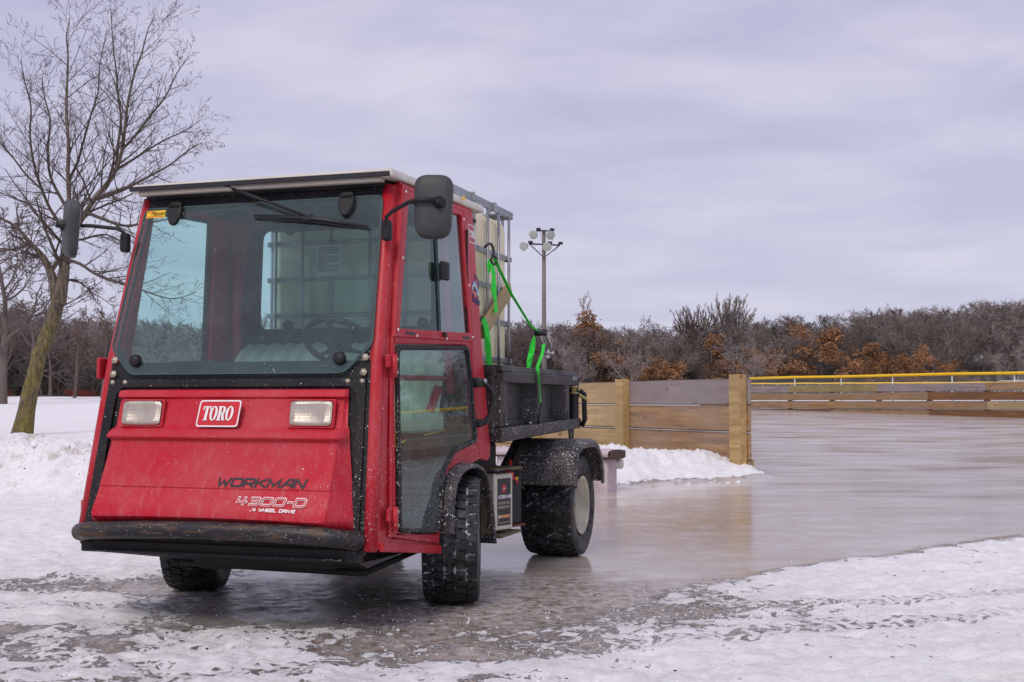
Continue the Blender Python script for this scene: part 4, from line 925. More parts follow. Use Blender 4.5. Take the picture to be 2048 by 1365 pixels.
# wheels
def wheel(c, R, W, rim_r, steer, kind, side):
    Mx = Matrix.Translation(c) @ Matrix.Rotation(steer, 4, 'Z') @ Matrix.Rotation(math.pi/2, 4, 'Y')   # local z -> truck x
    h = W/2
    b = MB(); b.m = 0
    rp_ = [(rim_r*.99, -h*.86), (rim_r*1.03, -h*.95), (rim_r*.95, -h*.90), (rim_r*.91, -h*.5), (rim_r*.55, -h*.25), (.05, -h*.22)]
    for sg in (1, -1):
        b.lathe([(r, -z*sg) for r, z in rp_], Mx, 40)
    wh = b.build('wheel', M['rimcream'], truck)
    b = MB()
    for sg in (1, -1):
        b.lathe([(.045, sg*h*.2), (.045, sg*h*.6), (.02, sg*h*.66), (0, sg*h*.66)], Mx, 16)
        for i in range(5):
            a_ = 2*math.pi*i/5; b.lathe([(.011, sg*h*.22), (.011, sg*h*.42), (0, sg*h*.42)], Mx @ Matrix.Translation((.075*math.cos(a_), .075*math.sin(a_), 0)), 6)
    b.build('hub', M['rust_bracket'], wh)
    bm = bmesh.new(); bm.from_mesh(wh.data); bmesh.ops.recalc_face_normals(bm, faces=bm.faces); bm.to_mesh(wh.data); bm.free()
    b = MB(); Rg = R-.014
    side_ = [(rim_r, h*.80), (rim_r+.012, h*.90), ((rim_r+R)/2, h*1.0), (R*.90, h*.985), (R*.95, h*.93)]
    prof = side_+[(Rg, h*.84), (Rg+.003, h*.4), (Rg+.004, 0), (Rg+.003, -h*.4), (Rg, -h*.84)]+[(r, -z) for r, z in side_[::-1]]
    prof = [(r, z) for r, z in prof]
    b.m = 2; b.lathe(side_, Mx, 64); b.lathe([(r, -z) for r, z in side_[::-1]], Mx, 64)
    b.m = 1; b.lathe(prof[4:11], Mx, 64)
    b.m = 0
    def block(a0, a1, x0, x1, sk, rt=R, rb=None):
        rb = rb or Rg-.004; Vv = []
        for r_ in (rb, rt):
            sh_ = .0015 if r_ == rt else 0
            for (x_, lo) in ((x0, 0), (x1, 1)):
                drop = .016*(abs(x_)/h)**3
                for a_ in ((a0, a1) if not lo else (a1, a0)):
                    a2 = a_+(sk*(x_-x0)/(x1-x0) if sk else 0); rr = r_-drop
                    Vv.append(Mx @ Vector((rr*math.cos(a2), rr*math.sin(a2), x_)))
        b.add(Vv, [(0, 1, 2, 3), (7, 6, 5, 4), (0, 4, 5, 1), (1, 5, 6, 2), (2, 6, 7, 3), (3, 7, 4, 0)])
    if kind == 'block':
        n = 40; rows = [(-.95, -.62), (-.54, -.22), (-.14, .14), (.22, .54), (.62, .95)]
        for ri, (a, c_) in enumerate(rows):
            for i in range(n):
                a0 = 2*math.pi*(i+.5*(ri % 2))/n; block(a0, a0+2*math.pi/n*.74, a*h, c_*h, .02 if ri % 2 else -.02)
    else:
        n = 40; rows = [(-.95, -.70, .11), (-.68, -.36, -.11), (-.33, -.02, .11), (.02, .33, -.11), (.36, .68, .11), (.70, .95, -.11)]
        for ri, (a, c_, sk) in enumerate(rows):
            for i in range(n):
                a0 = 2*math.pi*i/n+(0 if sk < 0 else -.11); block(a0, a0+2*math.pi/n*.68, a*h, c_*h, sk)
    t_ = b.build('tyre', [M['tread'], M['carcass'], M['sidewall']], wh)
    bm = bmesh.new(); bm.from_mesh(t_.data); bmesh.ops.recalc_face_normals(bm, faces=bm.faces); bm.to_mesh(t_.data); bm.free()
wheel((.622, 0, .287), .292, .250, .155, math.radians(18), 'block', 1)
wheel((-.690, -.02, .287), .292, .250, .155, math.radians(18), 'block', -1)
wheel((.625, 1.778, .298), .303, .320, .168, 0, 'chev', 1)
wheel((-.625, 1.778, .298), .303, .320, .168, 0, 'chev', -1)
# cargo bed
def bedwall(sx):
    bw = .615
    b = MB(); b.box((sx*bw, 1.22, .93), (.02, 1.50, .30), .004)
    for (y0, y1) in ((.478, .575), (1.075, 1.185), (1.665, 1.772)):            # posts, each with a splattered slanting flank
        b.hexa([(sx*(bw+.005), y0-.02, .79), (sx*.700, y0+.02, .79), (sx*.700, y1, .79), (sx*(bw+.005), y1, .79), (sx*(bw+.005), y0-.02, 1.05), (sx*.700, y0+.02, 1.05), (sx*.700, y1, 1.05), (sx*(bw+.005), y1, 1.05)], .006, 2)
    b.hexa([(sx*.63, .455, .785), (sx*.700, .468, .785), (sx*.700, .50, .785), (sx*.63, .50, .785), (sx*.63, .455, 1.06), (sx*.700, .468, 1.06), (sx*.700, .50, 1.06), (sx*.63, .50, 1.06)], .004)
    o = b.build('bed_side', M['bed'], bedo)
    b = MB(); b.box((sx*.685, 1.22, 1.035), (.05, 1.50, .055), .008, seg=2)
    Q = [(.455, .035), (.60, .037), (.72, .028), (1.02, .028), (1.10, .036), (1.25, .036), (1.33, .026), (1.50, .026), (1.58, .036), (1.72, .036), (1.80, .026), (1.95, .026)]
    for (ya_, ha), (yb_, hb) in zip(Q[:-1], Q[1:]):
        b.hexa([(sx*.60, ya_, 1.062), (sx*(.675+ha), ya_, 1.062), (sx*(.675+hb), yb_, 1.062), (sx*.60, yb_, 1.062), (sx*.60, ya_, 1.086+ha*.2), (sx*(.668+ha), ya_, 1.086+ha*.2), (sx*(.668+hb), yb_, 1.086+hb*.2), (sx*.60, yb_, 1.086+hb*.2)], .003)
    b.build('top_rail', M['bed'], bedo)
    b = MB(); b.hexa([(sx*.58, .455, .708), (sx*.705, .468, .708), (sx*.705, 2.02, .748), (sx*.58, 2.02, .748), (sx*.58, .455, .782), (sx*.708, .468, .782), (sx*.708, 2.02, .810), (sx*.58, 2.02, .810)], .008, 2)
    b.build('lower_rail', M['bed'], bedo)
bedo = link(bpy.data.objects.new('cargo_bed', None), truck); C.collection.objects.unlink(bedo); bpy.data.objects.remove(bedo)
b = MB(); b.box((0, 1.22, .80), (1.30, 1.50, .03), .004); b.box((0, .46, .90), (1.34, .03, .32), .01); b.box((0, 1.2, .74), (.7, 1.4, .06), .01); b.hexa([(-.3, .5, .66), (.3, .5, .66), (.5, 1.95, .72), (-.5, 1.95, .72), (-.5, .5, .76), (.5, .5, .76), (.55, 1.95, .76), (-.55, 1.95, .76)], .01)
bedo = b.build('cargo_bed', M['bed'], truck)
for sx in (1, -1): bedwall(sx)
b = MB(); b.box((0, .47, 1.06), (1.36, .05, .05), .01, seg=2); b.build('top_rail', M['bed'], bedo)
b = MB(); b.box((0, 1.995, .93), (1.36, .035, .30), .008); b.box((.672, 1.96, .90), (.05, .10, .26), .01); b.box((-.672, 1.96, .90), (.05, .10, .26), .01)
b.tube([(.70, 2.01, .98), (.725, 2.02, .96), (.73, 2.02, .80), (.71, 2.02, .76)], .016, 8); b.build('tailgate', M['black'], bedo)
b = MB(); b.box((.705, 1.86, 1.000), (.035, .11, .010), .002); b.box((.705, 1.86, .962), (.035, .11, .008), .002); b.box((.705, 1.83, .98), (.012, .02, .04), .002); b.box((.705, 1.88, .98), (.012, .02, .04), .002); b.tube([(.70, 1.98, .955), (.745, 2.0, .925)], .010, 8)
b.build('tailgate_latch', plain('yellow_zinc', (.42, .34, .14), .4, .7), bedo)
b = MB(); b.add([(.7125, 1.80, 1.040), (.7125, 1.90, 1.040), (.7125, 1.90, 1.062), (.7125, 1.80, 1.062)], [(0, 1, 2, 3)]); b.build('label_plate', M['steel'], bedo)
b = MB(); panel('tie_hook', rnd([(1.80, .74), (1.92, .75), (1.885, .62), (1.862, .602), (1.842, .612)], .012), [rnd([(1.880, .72), (1.862, .655), (1.845, .66), (1.84, .72)], .006)], .008, .001, fr((.690, 0, 0), (0, 1, 0), (0, 0, 1)), M['blackplain'], bedo)
b = MB()
for y_ in (.56, .98, 1.14, 1.55, 1.73): b.lathe([(.010, 0), (.010, .006), (0, .008)], axis((.695, y_, .795), (0, 0, 1)), 6)
b.build('rail_bolt', M['zinc'], bedo)
b = MB()
for y_ in (.525, 1.73, 1.15): b.box((.7015, y_, .825), (.004, .022, .055), 0)
b.build('drain_slot', M['ink'], bedo)
b = MB(); b.tube([(.45, 1.30, .54), (.45, 1.58, .70)], .030, 10); b.tube([(.45, 1.20, .50), (.45, 1.34, .565)], .018, 10); b.tube([(.50, 1.45, .70), (.49, 1.36, .60), (.47, 1.30, .50)], .012, 8); b.tube([(.2, 1.3, .50), (.2, 1.6, .70)], .03, 10); b.box((.45, 1.62, .70), (.10, .06, .08), .008)
b.build('lift_cylinder', M['asphalt_dark'], truck)
b = MB(); b.box((.475, 1.315, .555), (.012, .03, .05), 0); b.build('red_tag', M['redink'], truck)
# generator box, battery
GB = fr((.655, .50, .265), (.30, .60, 0), (0, 0, 1))
b = MB(); Mr = Matrix.Rotation(math.radians(-17), 3, 'Z')
b.box((.592, .650, .405), (.145, .165, .285), .010, Mr, 2); gb = b.build('generator_box', M['box'], truck)
b = MB(); b.box((.567, .577, .405), (.155, .022, .292), .004, Mr); b.build('box_lid', M['box'], gb)
b = MB(); b.box((.59, .650, .572), (.22, .24, .014), .003, Mr); b.box((.56, .68, .240), (.26, .34, .012), .003); b.build('box_tray', M['rust_bracket'], gb)
ang = math.radians(-17); ux = Vector((-math.sin(ang), math.cos(ang), 0)); nx_ = Vector((math.cos(ang), math.sin(ang), 0))
LF = Matrix.Translation(Vector((.592, .650, .405))+nx_*.0735) @ fr((0, 0, 0), ux, (0, 0, 1))
lb = panel('label_plate', [(-.055, -.118), (.060, -.118), (.060, .118), (-.055, .118)], [], .001, 0, LF, M['ink'], gb, lift=.0006)
panel('label_mark', [(-.014, .048), (.014, .048), (.014, .086), (-.014, .086)], [], .001, 0, LF, M['redink'], gb, lift=.0012)
textm('TORO', .011, LF @ Matrix.Translation((0, .063, 0)), M['white'], 'lettering', gb, lift=.0022, align='CENTER')
b = MB(); strokes(b, 'WORKMAN', .016, .0125, LF @ Matrix.Translation((-.052, .018, 0)), .0034, .2, .22, .0022); b.build('lettering', M['white'], gb)
textm('120 VOLT AC', .019, LF @ Matrix.Translation((-.054, -.012, 0)), M['box'], 'lettering', gb, shear=.2, xs=.88, lift=.0022)
textm('GENERATOR', .019, LF @ Matrix.Translation((-.054, -.033, 0)), M['box'], 'lettering', gb, shear=.2, xs=.88, lift=.0022)
panel('warning_label', [(-.052, -.105), (.052, -.105), (.052, -.066), (-.052, -.066)], [[(-.050, -.103), (-.050, -.080), (.050, -.080), (.050, -.103)]], .001, 0, LF, M['box'], gb, lift=.0014)
panel('warning_label', [(-.030, -.078), (.050, -.078), (.050, -.068), (-.030, -.068)], [], .001, 0, LF, M['orange'], gb, lift=.0022)
b = MB(); b.box((.565, .865, .395), (.165, .16, .25), .008, Mr, 2); bt = b.build('battery', M['blackplain'], truck)
b = MB(); b.box((.565, .865, .262), (.18, .22, .012), .003, Mr); b.build('battery_tray', plain('rusty_tray', (.20, .07, .03), .8, var=.4), bt)
b = MB(); b.lathe([(.028, 0), (.028, .03), (.018, .04), (0, .04)], axis((.615, .85, .505), (0, 0, 1)), 14); b.build('terminal_cap', M['redink'], bt)
b = MB(); b.tube([(.585, .80, .50), (.635, .83, .512), (.652, .86, .505), (.655, .875, .48)], .006, 8); b.build('battery_cable', plain('pink_cable', (.75, .03, .12), .5), bt)
b = MB(); b.box((.655, .862, .508), (.014, .014, .02), .003); b.build('terminal_clip', M['yellow'], bt)
b = MB(); b.box((.56, .78, .55), (.05, .03, .05), .005); b.build('blue_cap', M['blue'], bt)
ns = MB(); NSF = fr((.612, .755, .455), (.35, .15, .9), (-.9, 0, .35)); ns.add([NSF @ Vector(p) for p in ((-.01, -.01, 0), (.09, -.01, 0), (.09, .025, 0), (-.01, .025, 0))], [(0, 1, 2, 3)]); ns.build('strap_label', M['ink'], bt)
textm('NO STEP', .021, NSF, M['white'], 'lettering', bt, xs=.95, lift=.002)

# ------------------------------------------------------------------ the tank on the bed
tank = thing('water_tank', 'square cream plastic water tank in a galvanised wire cage standing on the truck bed', 'water tank', Matrix.Translation(TRO) @ Matrix.Rotation(-TH, 4, 'Z') @ Vector((-.09, .985, .815)), -TH)
TX, TY = .51, .515       # half sizes
b = MB(); bm = bmesh.new(); bmesh.ops.create_cube(bm, size=1); bmesh.ops.scale(bm, vec=(2*TX-.026, 2*TY-.026, 1.02), verts=bm.verts); bmesh.ops.bevel(bm, geom=list(bm.edges), offset=.085, segments=6, affect='EDGES', profile=.55)
bm.verts.index_update(); b.sm = True; b.add([v.co+Vector((0, 0, .13+.51)) for v in bm.verts], [[v.index for v in f.verts] for f in bm.faces]); bm.free()
def poly_mat():
    s = NT('cream_polyethylene'); v = s.coord((1, 1, .3)); n = s.noise(v, 5, 6); s.b.inputs['Transmission Weight'].default_value = 0
    s.b.inputs['Subsurface Weight'].default_value = .1; s.b.inputs['Subsurface Radius'].default_value = (.06, .05, .03)
    return s.fin(s.mix(s.mr(n, .35, .65), (.78, .70, .45), (.86, .79, .57)), .42)
b.build('tank_bottle', poly_mat(), tank)
b = MB()
zs = [.165, .325, .540, .730, .920, 1.18]
for z_ in zs[:-1]:
    for dz in (0, .013): b.tube([(-TX, -TY, z_+dz), (TX, -TY, z_+dz), (TX, TY, z_+dz), (-TX, TY, z_+dz)], .0072, 8, closed=True)
for sg in (1, -1):
    for t in (-.95, -.63, -.29, .16, .55, .93):
        b.tube([(sg*(TX+.004), t*TY*.96, .10), (sg*(TX+.004), t*TY*.96, 1.17)], .0088, 8); b.tube([(t*TX*.96, sg*(TY+.004), .10), (t*TX*.96, sg*(TY+.004), 1.17)], .0088, 8)
        b.box((sg*(TX+.004), t*TY*.96, 1.10), (.010, .022, .12), .002)
b.build('cage', M['steel'], tank)
b = MB()
for dz, r_ in ((1.175, .014), (1.195, .014)): b.tube([(-TX, -TY, dz), (TX, -TY, dz), (TX, TY, dz), (-TX, TY, dz)], r_, 8, closed=True)
for y_ in (-.18, .18):
    b.tube([(-TX, y_, 1.185), (-TX+.05, y_, 1.13), (TX-.05, y_, 1.13), (TX, y_, 1.185)], .013, 8); b.box((TX, y_, 1.187), (.04, .03, .05), .004)
b.build('top_rail', M['steel'], tank)
b = MB()
for x_ in (-.44, 0, .44): b.box((x_, 0, .05), (.12, 1.0, .09), .004)
b.box((0, 0, .105), (1.02, 1.03, .02), .003); b.build('pallet', M['steel'], tank)
b = MB(); b.lathe([(.12, 0), (.12, .04), (.10, .05), (0, .05)], axis((0, 0, 1.15), (0, 0, 1)), 24); b.build('filler_cap', M['blackplain'], tank)
TM = Matrix.Translation(TRO) @ Matrix.Rotation(-TH, 4, 'Z')
def tw(*p): return tuple(TM @ Vector(p))
def ribbon(b, P, wd, up=(0, 1, 0), th=.003, tw_=None):
    P = [Vector(p) for p in P]; k = len(P); Vv = []
    for i in range(k):
        t = (P[min(i+1, k-1)]-P[max(i-1, 0)]).normalized(); u = Vector(up)
        if tw_: u = Matrix.Rotation(tw_[i], 3, t) @ u
        u = (u-t*u.dot(t)).normalized(); n_ = t.cross(u)
        w_ = wd[i] if isinstance(wd, list) else wd
        Vv += [P[i]+u*w_/2+n_*th/2, P[i]-u*w_/2+n_*th/2, P[i]-u*w_/2-n_*th/2, P[i]+u*w_/2-n_*th/2]
    Ff = []
    for i in range(k-1):
        for j in range(4): a_ = i*4+j; c_ = i*4+(j+1) % 4; Ff.append((a_, c_, c_+4, a_+4))
    Ff += [(3, 2, 1, 0), tuple(range(4*k-4, 4*k))]
    sm = b.sm; b.sm = False; b.add([TM @ v for v in Vv], Ff); b.sm = sm
strap = thing('ratchet_strap', 'bright green ratchet strap tying the tank cage down to the bed side', 'strap', tw(.47, 1.0, 1.08))
strap.location = (0, 0, 0)
b = MB()
ribbon(b, [(.48, 1.02, 1.690), (.50, 1.25, 1.520), (.545, 1.50, 1.345), (.575, 1.55, 1.318)], [.022, .018, .014, .014], (1, 0, 0), .003, [.25, .15, .1, .1])
ribbon(b, [(.62, 1.50, 1.245), (.66, 1.33, 1.180), (.715, 1.05, 1.098), (.722, 1.04, 1.06), (.720, 1.08, .97), (.716, 1.11, .905)], [.018, .018, .022, .022, .018, .022], (1, 0, 0), .003, [.2, .2, .3, .9, 1.3, 1.4])
ribbon(b, [(.475, .98, 1.665), (.480, 1.005, 1.60), (.478, 1.01, 1.52), (.478, 1.045, 1.46), (.476, 1.055, 1.40)], [.045, .055, .05, .045, .05], (0, 1, 0), .003, [.2, .0, .3, -.1, .1])
ribbon(b, [(.47, .955, 1.68), (.468, .95, 1.645), (.466, .97, 1.61)], [.03, .04, .03], (0, 1, 0))
ribbon(b, [(.47, .865, 1.355), (.475, .90, 1.30), (.474, .93, 1.20), (.472, .965, 1.09)], [.03, .06, .035, .07], (0, 1, 0), .003, [.5, .1, .9, 0])
ribbon(b, [(.565, 1.50, 1.285), (.560, 1.475, 1.235), (.555, 1.455, 1.185), (.550, 1.44, 1.14), (.548, 1.43, 1.085)], [.04, .05, .03, .045, .055], (0, 1, 0), .003, [0, .3, 1.45, .4, 0])
b.build('webbing', M['green'], strap)
b = MB(); b.sm = True
hk = [(.455, .925, 1.745), (.470, .945, 1.765), (.475, .975, 1.768), (.478, 1.000, 1.750), (.480, 1.005, 1.722), (.478, .985, 1.700), (.476, .970, 1.680), (.478, .985, 1.662), (.480, 1.02, 1.660), (.480, 1.05, 1.672), (.480, 1.045, 1.695), (.479, 1.01, 1.705)]
b.tube([TM @ Vector(p) for p in hk], .0075, 8); b.tube([TM @ Vector(p) for p in ((.716, 1.11, .905), (.718, 1.12, .885), (.716, 1.105, .865), (.712, 1.10, .83), (.708, 1.10, .79))], .008, 8)
b.build('hook', M['ink'], strap)
b = MB(); RD = Vector((.05, -.06, -.10)); RA = Vector((.585, 1.560, 1.315)); Rn = Vector((1, 0, 0)); 
for dx in (-.022, .022):
    o_ = Vector((dx, 0, 0)); b.tube([TM @ (RA+o_), TM @ (RA+o_+Vector((.0, .10, -.055))), TM @ (RA+o_+Vector((0, .15, -.115)))], [.017, .012, .009], 8, flat=.5)
    b.tube([TM @ (RA+o_+Vector((0, .02, .0))), TM @ (RA+o_+Vector((0, .13, -.022))), TM @ (RA+o_+Vector((0, .19, -.10)))], [.007, .007, .008], 8, flat=.5)
b.tube([TM @ (RA+Vector((-.035, .15, -.115))), TM @ (RA+Vector((.035, .15, -.115)))], .011, 10)
b.build('ratchet', plain('bright_steel', (.62, .60, .60), .35, .5), strap)
b = MB(); b.tube([TM @ (RA+Vector((-.036, 0, 0))), TM @ (RA+Vector((.036, 0, 0)))], .020, 14); b.build('ratchet_spool', M['ink'], strap)
pk = MB(); D_ = (Vector((0, 1.385, 1.560))-Vector((0, .90, 1.285))); RR = D_.to_track_quat('X', 'Z').to_matrix()
pk.box((0, 0, 0), (D_.length, .024, .085), .003); o = pk.build('wooden_slat', M['wood_pale'])
o.matrix_world = TM @ Matrix.Translation((.448, 1.142, 1.422)) @ Matrix.Rotation(math.atan2(.275, .485), 4, (1, 0, 0)) @ Matrix.Rotation(math.pi/2, 4, 'Z')
tag(o, 'pale wooden slat wedged slantwise against the side of the tank cage', 'wooden slat')

# ------------------------------------------------------------------ barriers, fences, pole, bench
def board(p0, p1, z0, z1, th, mat, parent, out, name='board'):
    """plank between two ground points; 'out' is the horizontal direction of its thickness"""
    p0 = Vector(p0).to_3d(); p1 = Vector(p1).to_3d(); d = p1-p0; L_ = d.length; d.normalize(); zc = (z0+z1)/2
    b = MB(); b.box((0, 0, 0), (L_-.004, th, z1-z0-.004), .014); o = b.build(name, mat, parent)
    o.matrix_world = Matrix.Translation((p0+p1)/2+Vector((0, 0, zc))) @ Matrix.Rotation(math.atan2(d.y, d.x), 4, 'Z')
    return o
bar = thing('rink_barrier', 'near rink barrier of broad rough planks on square posts half buried in snow', 'rink barrier', (0, 0, 0))
dv = Vector((BDX, BDY, 0)); nv = Vector((dv.y, -dv.x, 0))          # nv: towards the rink (right)
A = Vector((BX, BY, 0)); SP = 2.69
rr = random.Random(3)
mats4 = [['wood_grey', 'wood_brown', 'wood_brown', 'wood_brown'], ['wood_new', 'wood_new', 'wood_new', 'wood_pale'], ['wood_pale', 'wood_new', 'wood_pale', 'wood_new']]
for k in range(3):
    p0 = A+dv*(SP*k-(.14 if k == 0 else 0)); p1 = A+dv*(SP*(k+1)); off = nv*.085
    for j in range(4):
        z1 = 1.20-.343*j; z0 = max(z1-(.337 if j != 1 else .328), -.1)
        if k and j == 3: z0 = -.05
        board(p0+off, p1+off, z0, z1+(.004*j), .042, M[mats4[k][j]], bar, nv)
for k in range(4):
    p = A+dv*(SP*k); b = MB(); b.box((0, 0, 0), (.20, .125, 1.46), .006); o = b.build('post', M['wood_post'], bar)
    o.matrix_world = Matrix.Translation(p+Vector((0, 0, .50+(.015 if k == 0 else 0)))) @ Matrix.Rotation(math.atan2(dv.y, dv.x), 4, 'Z')
o = board(A-dv*.11+nv*.14, A-dv*.03+nv*.14, 0, .20, .05, M['wood_post'], bar, nv, 'brace_stub')
# far barrier across the rink
fb = thing('rink_barrier', 'long low plank barrier across the far side of the rink below the yellow topped fence', 'rink barrier', (0, 0, 0))
def onpx(px, a, b_):                # world point on the ground line a-b seen at photo column px
    k = (px-1024)/FPX*math.cos(PITCH); t = (a[0]-k*a[1])/(k*(b_[1]-a[1])-(b_[0]-a[0])); return Vector((a[0]+(b_[0]-a[0])*t, a[1]+(b_[1]-a[1])*t, 0))
a1 = (11.8, 57.7); a2 = (19.0, 44.8); a3 = (a2[0]+2.2*(a2[0]-a1[0]), a2[1]+2.2*(a2[1]-a1[1]))
fd = Vector((a2[0]-a1[0], a2[1]-a1[1], 0)).normalized(); fn = Vector((fd.y, -fd.x, 0))
zf = .335; hb = .335
rows = [[(1400, 'wood_grey'), (1578, 'wood_green'), (1754, 'wood_grey'), (1972, 'wood_brown'), (2250, 'wood_rust'), (2600, 'wood_brown'), (3100, None)],
        [(1400, 'wood_brown'), (1662, 'wood_brown'), (1856, 'wood_rust'), (2120, 'wood_rust'), (2500, 'wood_brown'), (3100, None)],
        [(1400, 'wood_brown'), (1578, 'wood_brown'), (1857, 'wood_brown'), (1975, 'wood_pale'), (2300, 'wood_brown'), (3100, None)],
        [(1400, 'wood_rust'), (1662, 'wood_brown'), (1858, 'wood_rust'), (2200, 'wood_rust'), (3100, None)]]
for j, row in enumerate(rows):
    for (x0, m_), (x1, _) in zip(row[:-1], row[1:]):
        z1 = zf+1.30-.355*j; z0 = z1-(.318 if j < 2 else .345)
        if j == 3: z0 = zf-.15
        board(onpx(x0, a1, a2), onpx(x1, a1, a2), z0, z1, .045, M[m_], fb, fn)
for px_ in (1480, 1578, 1662, 1756, 1857, 1972, 2110, 2290, 2520, 2800):
    p = onpx(px_, a1, a2)+fn*.07*(1 if fn.y > 0 else -1); b = MB(); b.box((0, 0, 0), (.26, .09, 1.35), .004); o = b.build('post', M['wood_brown'], fb)
    o.matrix_world = Matrix.Translation(p+Vector((0, 0, zf+.58))) @ Matrix.Rotation(math.atan2(fd.y, fd.x), 4, 'Z')
# chain link fences
def link_mat():
    s = NT('chain_link'); s.t.nodes.remove(s.b); uv = s.n('ShaderNodeTexCoord'); sep = s.n('ShaderNodeSeparateXYZ'); s.l(uv.outputs['UV'], sep.inputs[0])
    a_ = s.ma('ADD', sep.outputs[0], sep.outputs[1]); b_ = s.ma('SUBTRACT', sep.outputs[0], sep.outputs[1])
    fa = s.ma('LESS_THAN', s.ma('ABSOLUTE', s.ma('SUBTRACT', s.ma('FRACT', a_), .5)), .055); fb_ = s.ma('LESS_THAN', s.ma('ABSOLUTE', s.ma('SUBTRACT', s.ma('FRACT', b_), .5)), .055)
    tr = s.n('ShaderNodeBsdfTransparent'); df = s.n('ShaderNodeBsdfDiffuse'); df.inputs[0].default_value = (.30, .32, .33, 1)
    m = s.n('ShaderNodeMixShader'); s.l(s.ma('MAXIMUM', fa, fb_), m.inputs[0]); s.l(tr.outputs[0], m.inputs[1]); s.l(df.outputs[0], m.inputs[2]); s.l(m.outputs[0], s.out.inputs[0]); return s.m
M['link'] = link_mat()
M['post_steel'] = plain('fence_post_steel', (.55, .58, .58), .4, .4, var=.1, bump=0)
def fence(name, label, pts, zg, h, capr, capmat, pr=.035, mesh=True, bottom=False):
    r = thing(name, label, 'fence', (0, 0, 0)); b = MB(); b.tube([(p.x, p.y, zg+h+(.012*math.sin(i*2.1))) for i, p in enumerate(pts)], capr, 10); b.build('top_cap', capmat, r)
    for p in pts: b = MB(); b.tube([(p.x, p.y, zg-.2), (p.x, p.y, zg+h-.02)], pr, 8); b.build('post', M['post_steel'], r)
    Vv = []; uvs = []; Ff = []; s0 = 0
    for i in range(len(pts)-1):
        L_ = (pts[i+1]-pts[i]).length; q = len(Vv); Vv += [(pts[i].x, pts[i].y, zg+.02), (pts[i+1].x, pts[i+1].y, zg+.02), (pts[i+1].x, pts[i+1].y, zg+h-.03), (pts[i].x, pts[i].y, zg+h-.03)]
        uvs += [(s0/.09, 0), ((s0+L_)/.09, 0), ((s0+L_)/.09, h/.09), (s0/.09, h/.09)]; Ff.append((q, q+1, q+2, q+3)); s0 += L_
    o = mobj('chain_link', Vv, Ff, M['link'], r); uvl = o.data.uv_layers.new(name='UVMap')
    for i, uv_ in enumerate(uvs): uvl.data[i].uv = uv_
    return r
c1 = (12.7, 62.0); c2 = (21.3, 50.0)
fence('chain_link_fence', 'chain link fence with a thick yellow top cap behind the far plank barrier', [onpx(p, c1, c2) for p in (1500, 1590, 1683, 1786, 1905, 2030, 2185, 2380, 2620, 2950)], .40, 1.70, .068, M['yellow'])
d1 = (18.5, 84.0); d2 = (34, 78.0)
fence('chain_link_fence', 'farther and lower chain link fence with a thin yellow top seen through the near one', [onpx(p, d1, d2) for p in range(1497, 2300, 29)], .95, 1.20, .05, M['yellow'], .02)
f1, f2 = (30.5, 72.0), (40, 70.0)
fence('backstop_fence', 'bare grey chain link panel with pipe frame at the right edge beyond the fence', [onpx(p, f1, f2) for p in (2000, 2047, 2100, 2200)], .8, 1.35, .03, M['post_steel'], .03)
# light pole
PX, PY = 1.87, 70.0
lp = thing('light_pole', 'tall weathered wooden pole with five round floodlights behind the truck bed', 'light pole', (PX, PY, base_z(PX, PY).item()))
b = MB(); zt_ = 10.95-lp.location.z; b.tube([(0, 0, -.3), (0, 0, zt_*.5), (0, 0, zt_)], [.150, .128, .105], 12); po = b.build('pole', M['pole'], lp)
sq = 70/2400*1.0
def P2(px, py, dy=0): v = wp(px, py, PY+dy); return Vector((v.x-PX, v.y-PY, v.z-lp.location.z))
b = MB(); b.tube([P2(1073, 462, -.2), P2(1105, 462.5, -.2)], .045, 6); b.tube([P2(1058, 488, -.2), P2(1120, 491, -.2)], .05, 6)
b.tube([P2(1059, 489, -.2), P2(1088, 516, -.2), P2(1119, 491, -.2)], .035, 6); b.build('crossarm', M['ink'], lp)
M['lampglass'] = plain('floodlight_glass', (.36, .39, .34), .25, 0, var=.12)
for (px_, py_, tx, tz, bx_, by_) in ((1067, 470, -.35, -.45, 1077, 459), (1101, 471, .25, -.5, 1104, 460), (1047, 493.5, -.7, -.35, 1061, 485), (1094, 494, .1, -.30, 1099, 486), (1125, 492, .8, .5, 1121, 487)):
    b = MB(); c_ = P2(px_, py_, -.35); Fx = axis(c_, (tx, -1, tz))
    if px_ < 1120:
        b.lathe([(.06, -.36), (.14, -.30), (.22, -.16), (.265, 0), (.272, .01), (.255, .012)], Fx, 20); L_ = b.build('floodlight', M['post_steel'], lp)
        b = MB(); b.lathe([(.258, .008), (.20, .022), (0, .030)], Fx, 20); b.build('lamp_glass', M['lampglass'], L_)
    else:
        b.box((0, 0, 0), (.01, .01, .01), 0); L_ = b.build('floodlight', M['ink'], lp)
    b = MB(); c2_ = P2(bx_, by_, -.2); b.box(c2_, (.27, .22, .15), .02); b.build('ballast_box', M['ink'], L_)
b = MB()
for Q in (((1081, 463), (1082, 474), (1085, 486)), ((1106, 466), (1105, 478), (1104, 489)), ((1067, 490), (1071, 500), (1080, 504), (1086, 498)), ((1118, 492), (1113, 500), (1106, 503))):
    b.tube([P2(*q, -.25) for q in Q], .009, 4)
b.build('cable', M['ink'], lp)
b = MB(); b.box(P2(1096, 708), (.22, .10, .52), .02); b.build('switch_box', M['steel'], lp)
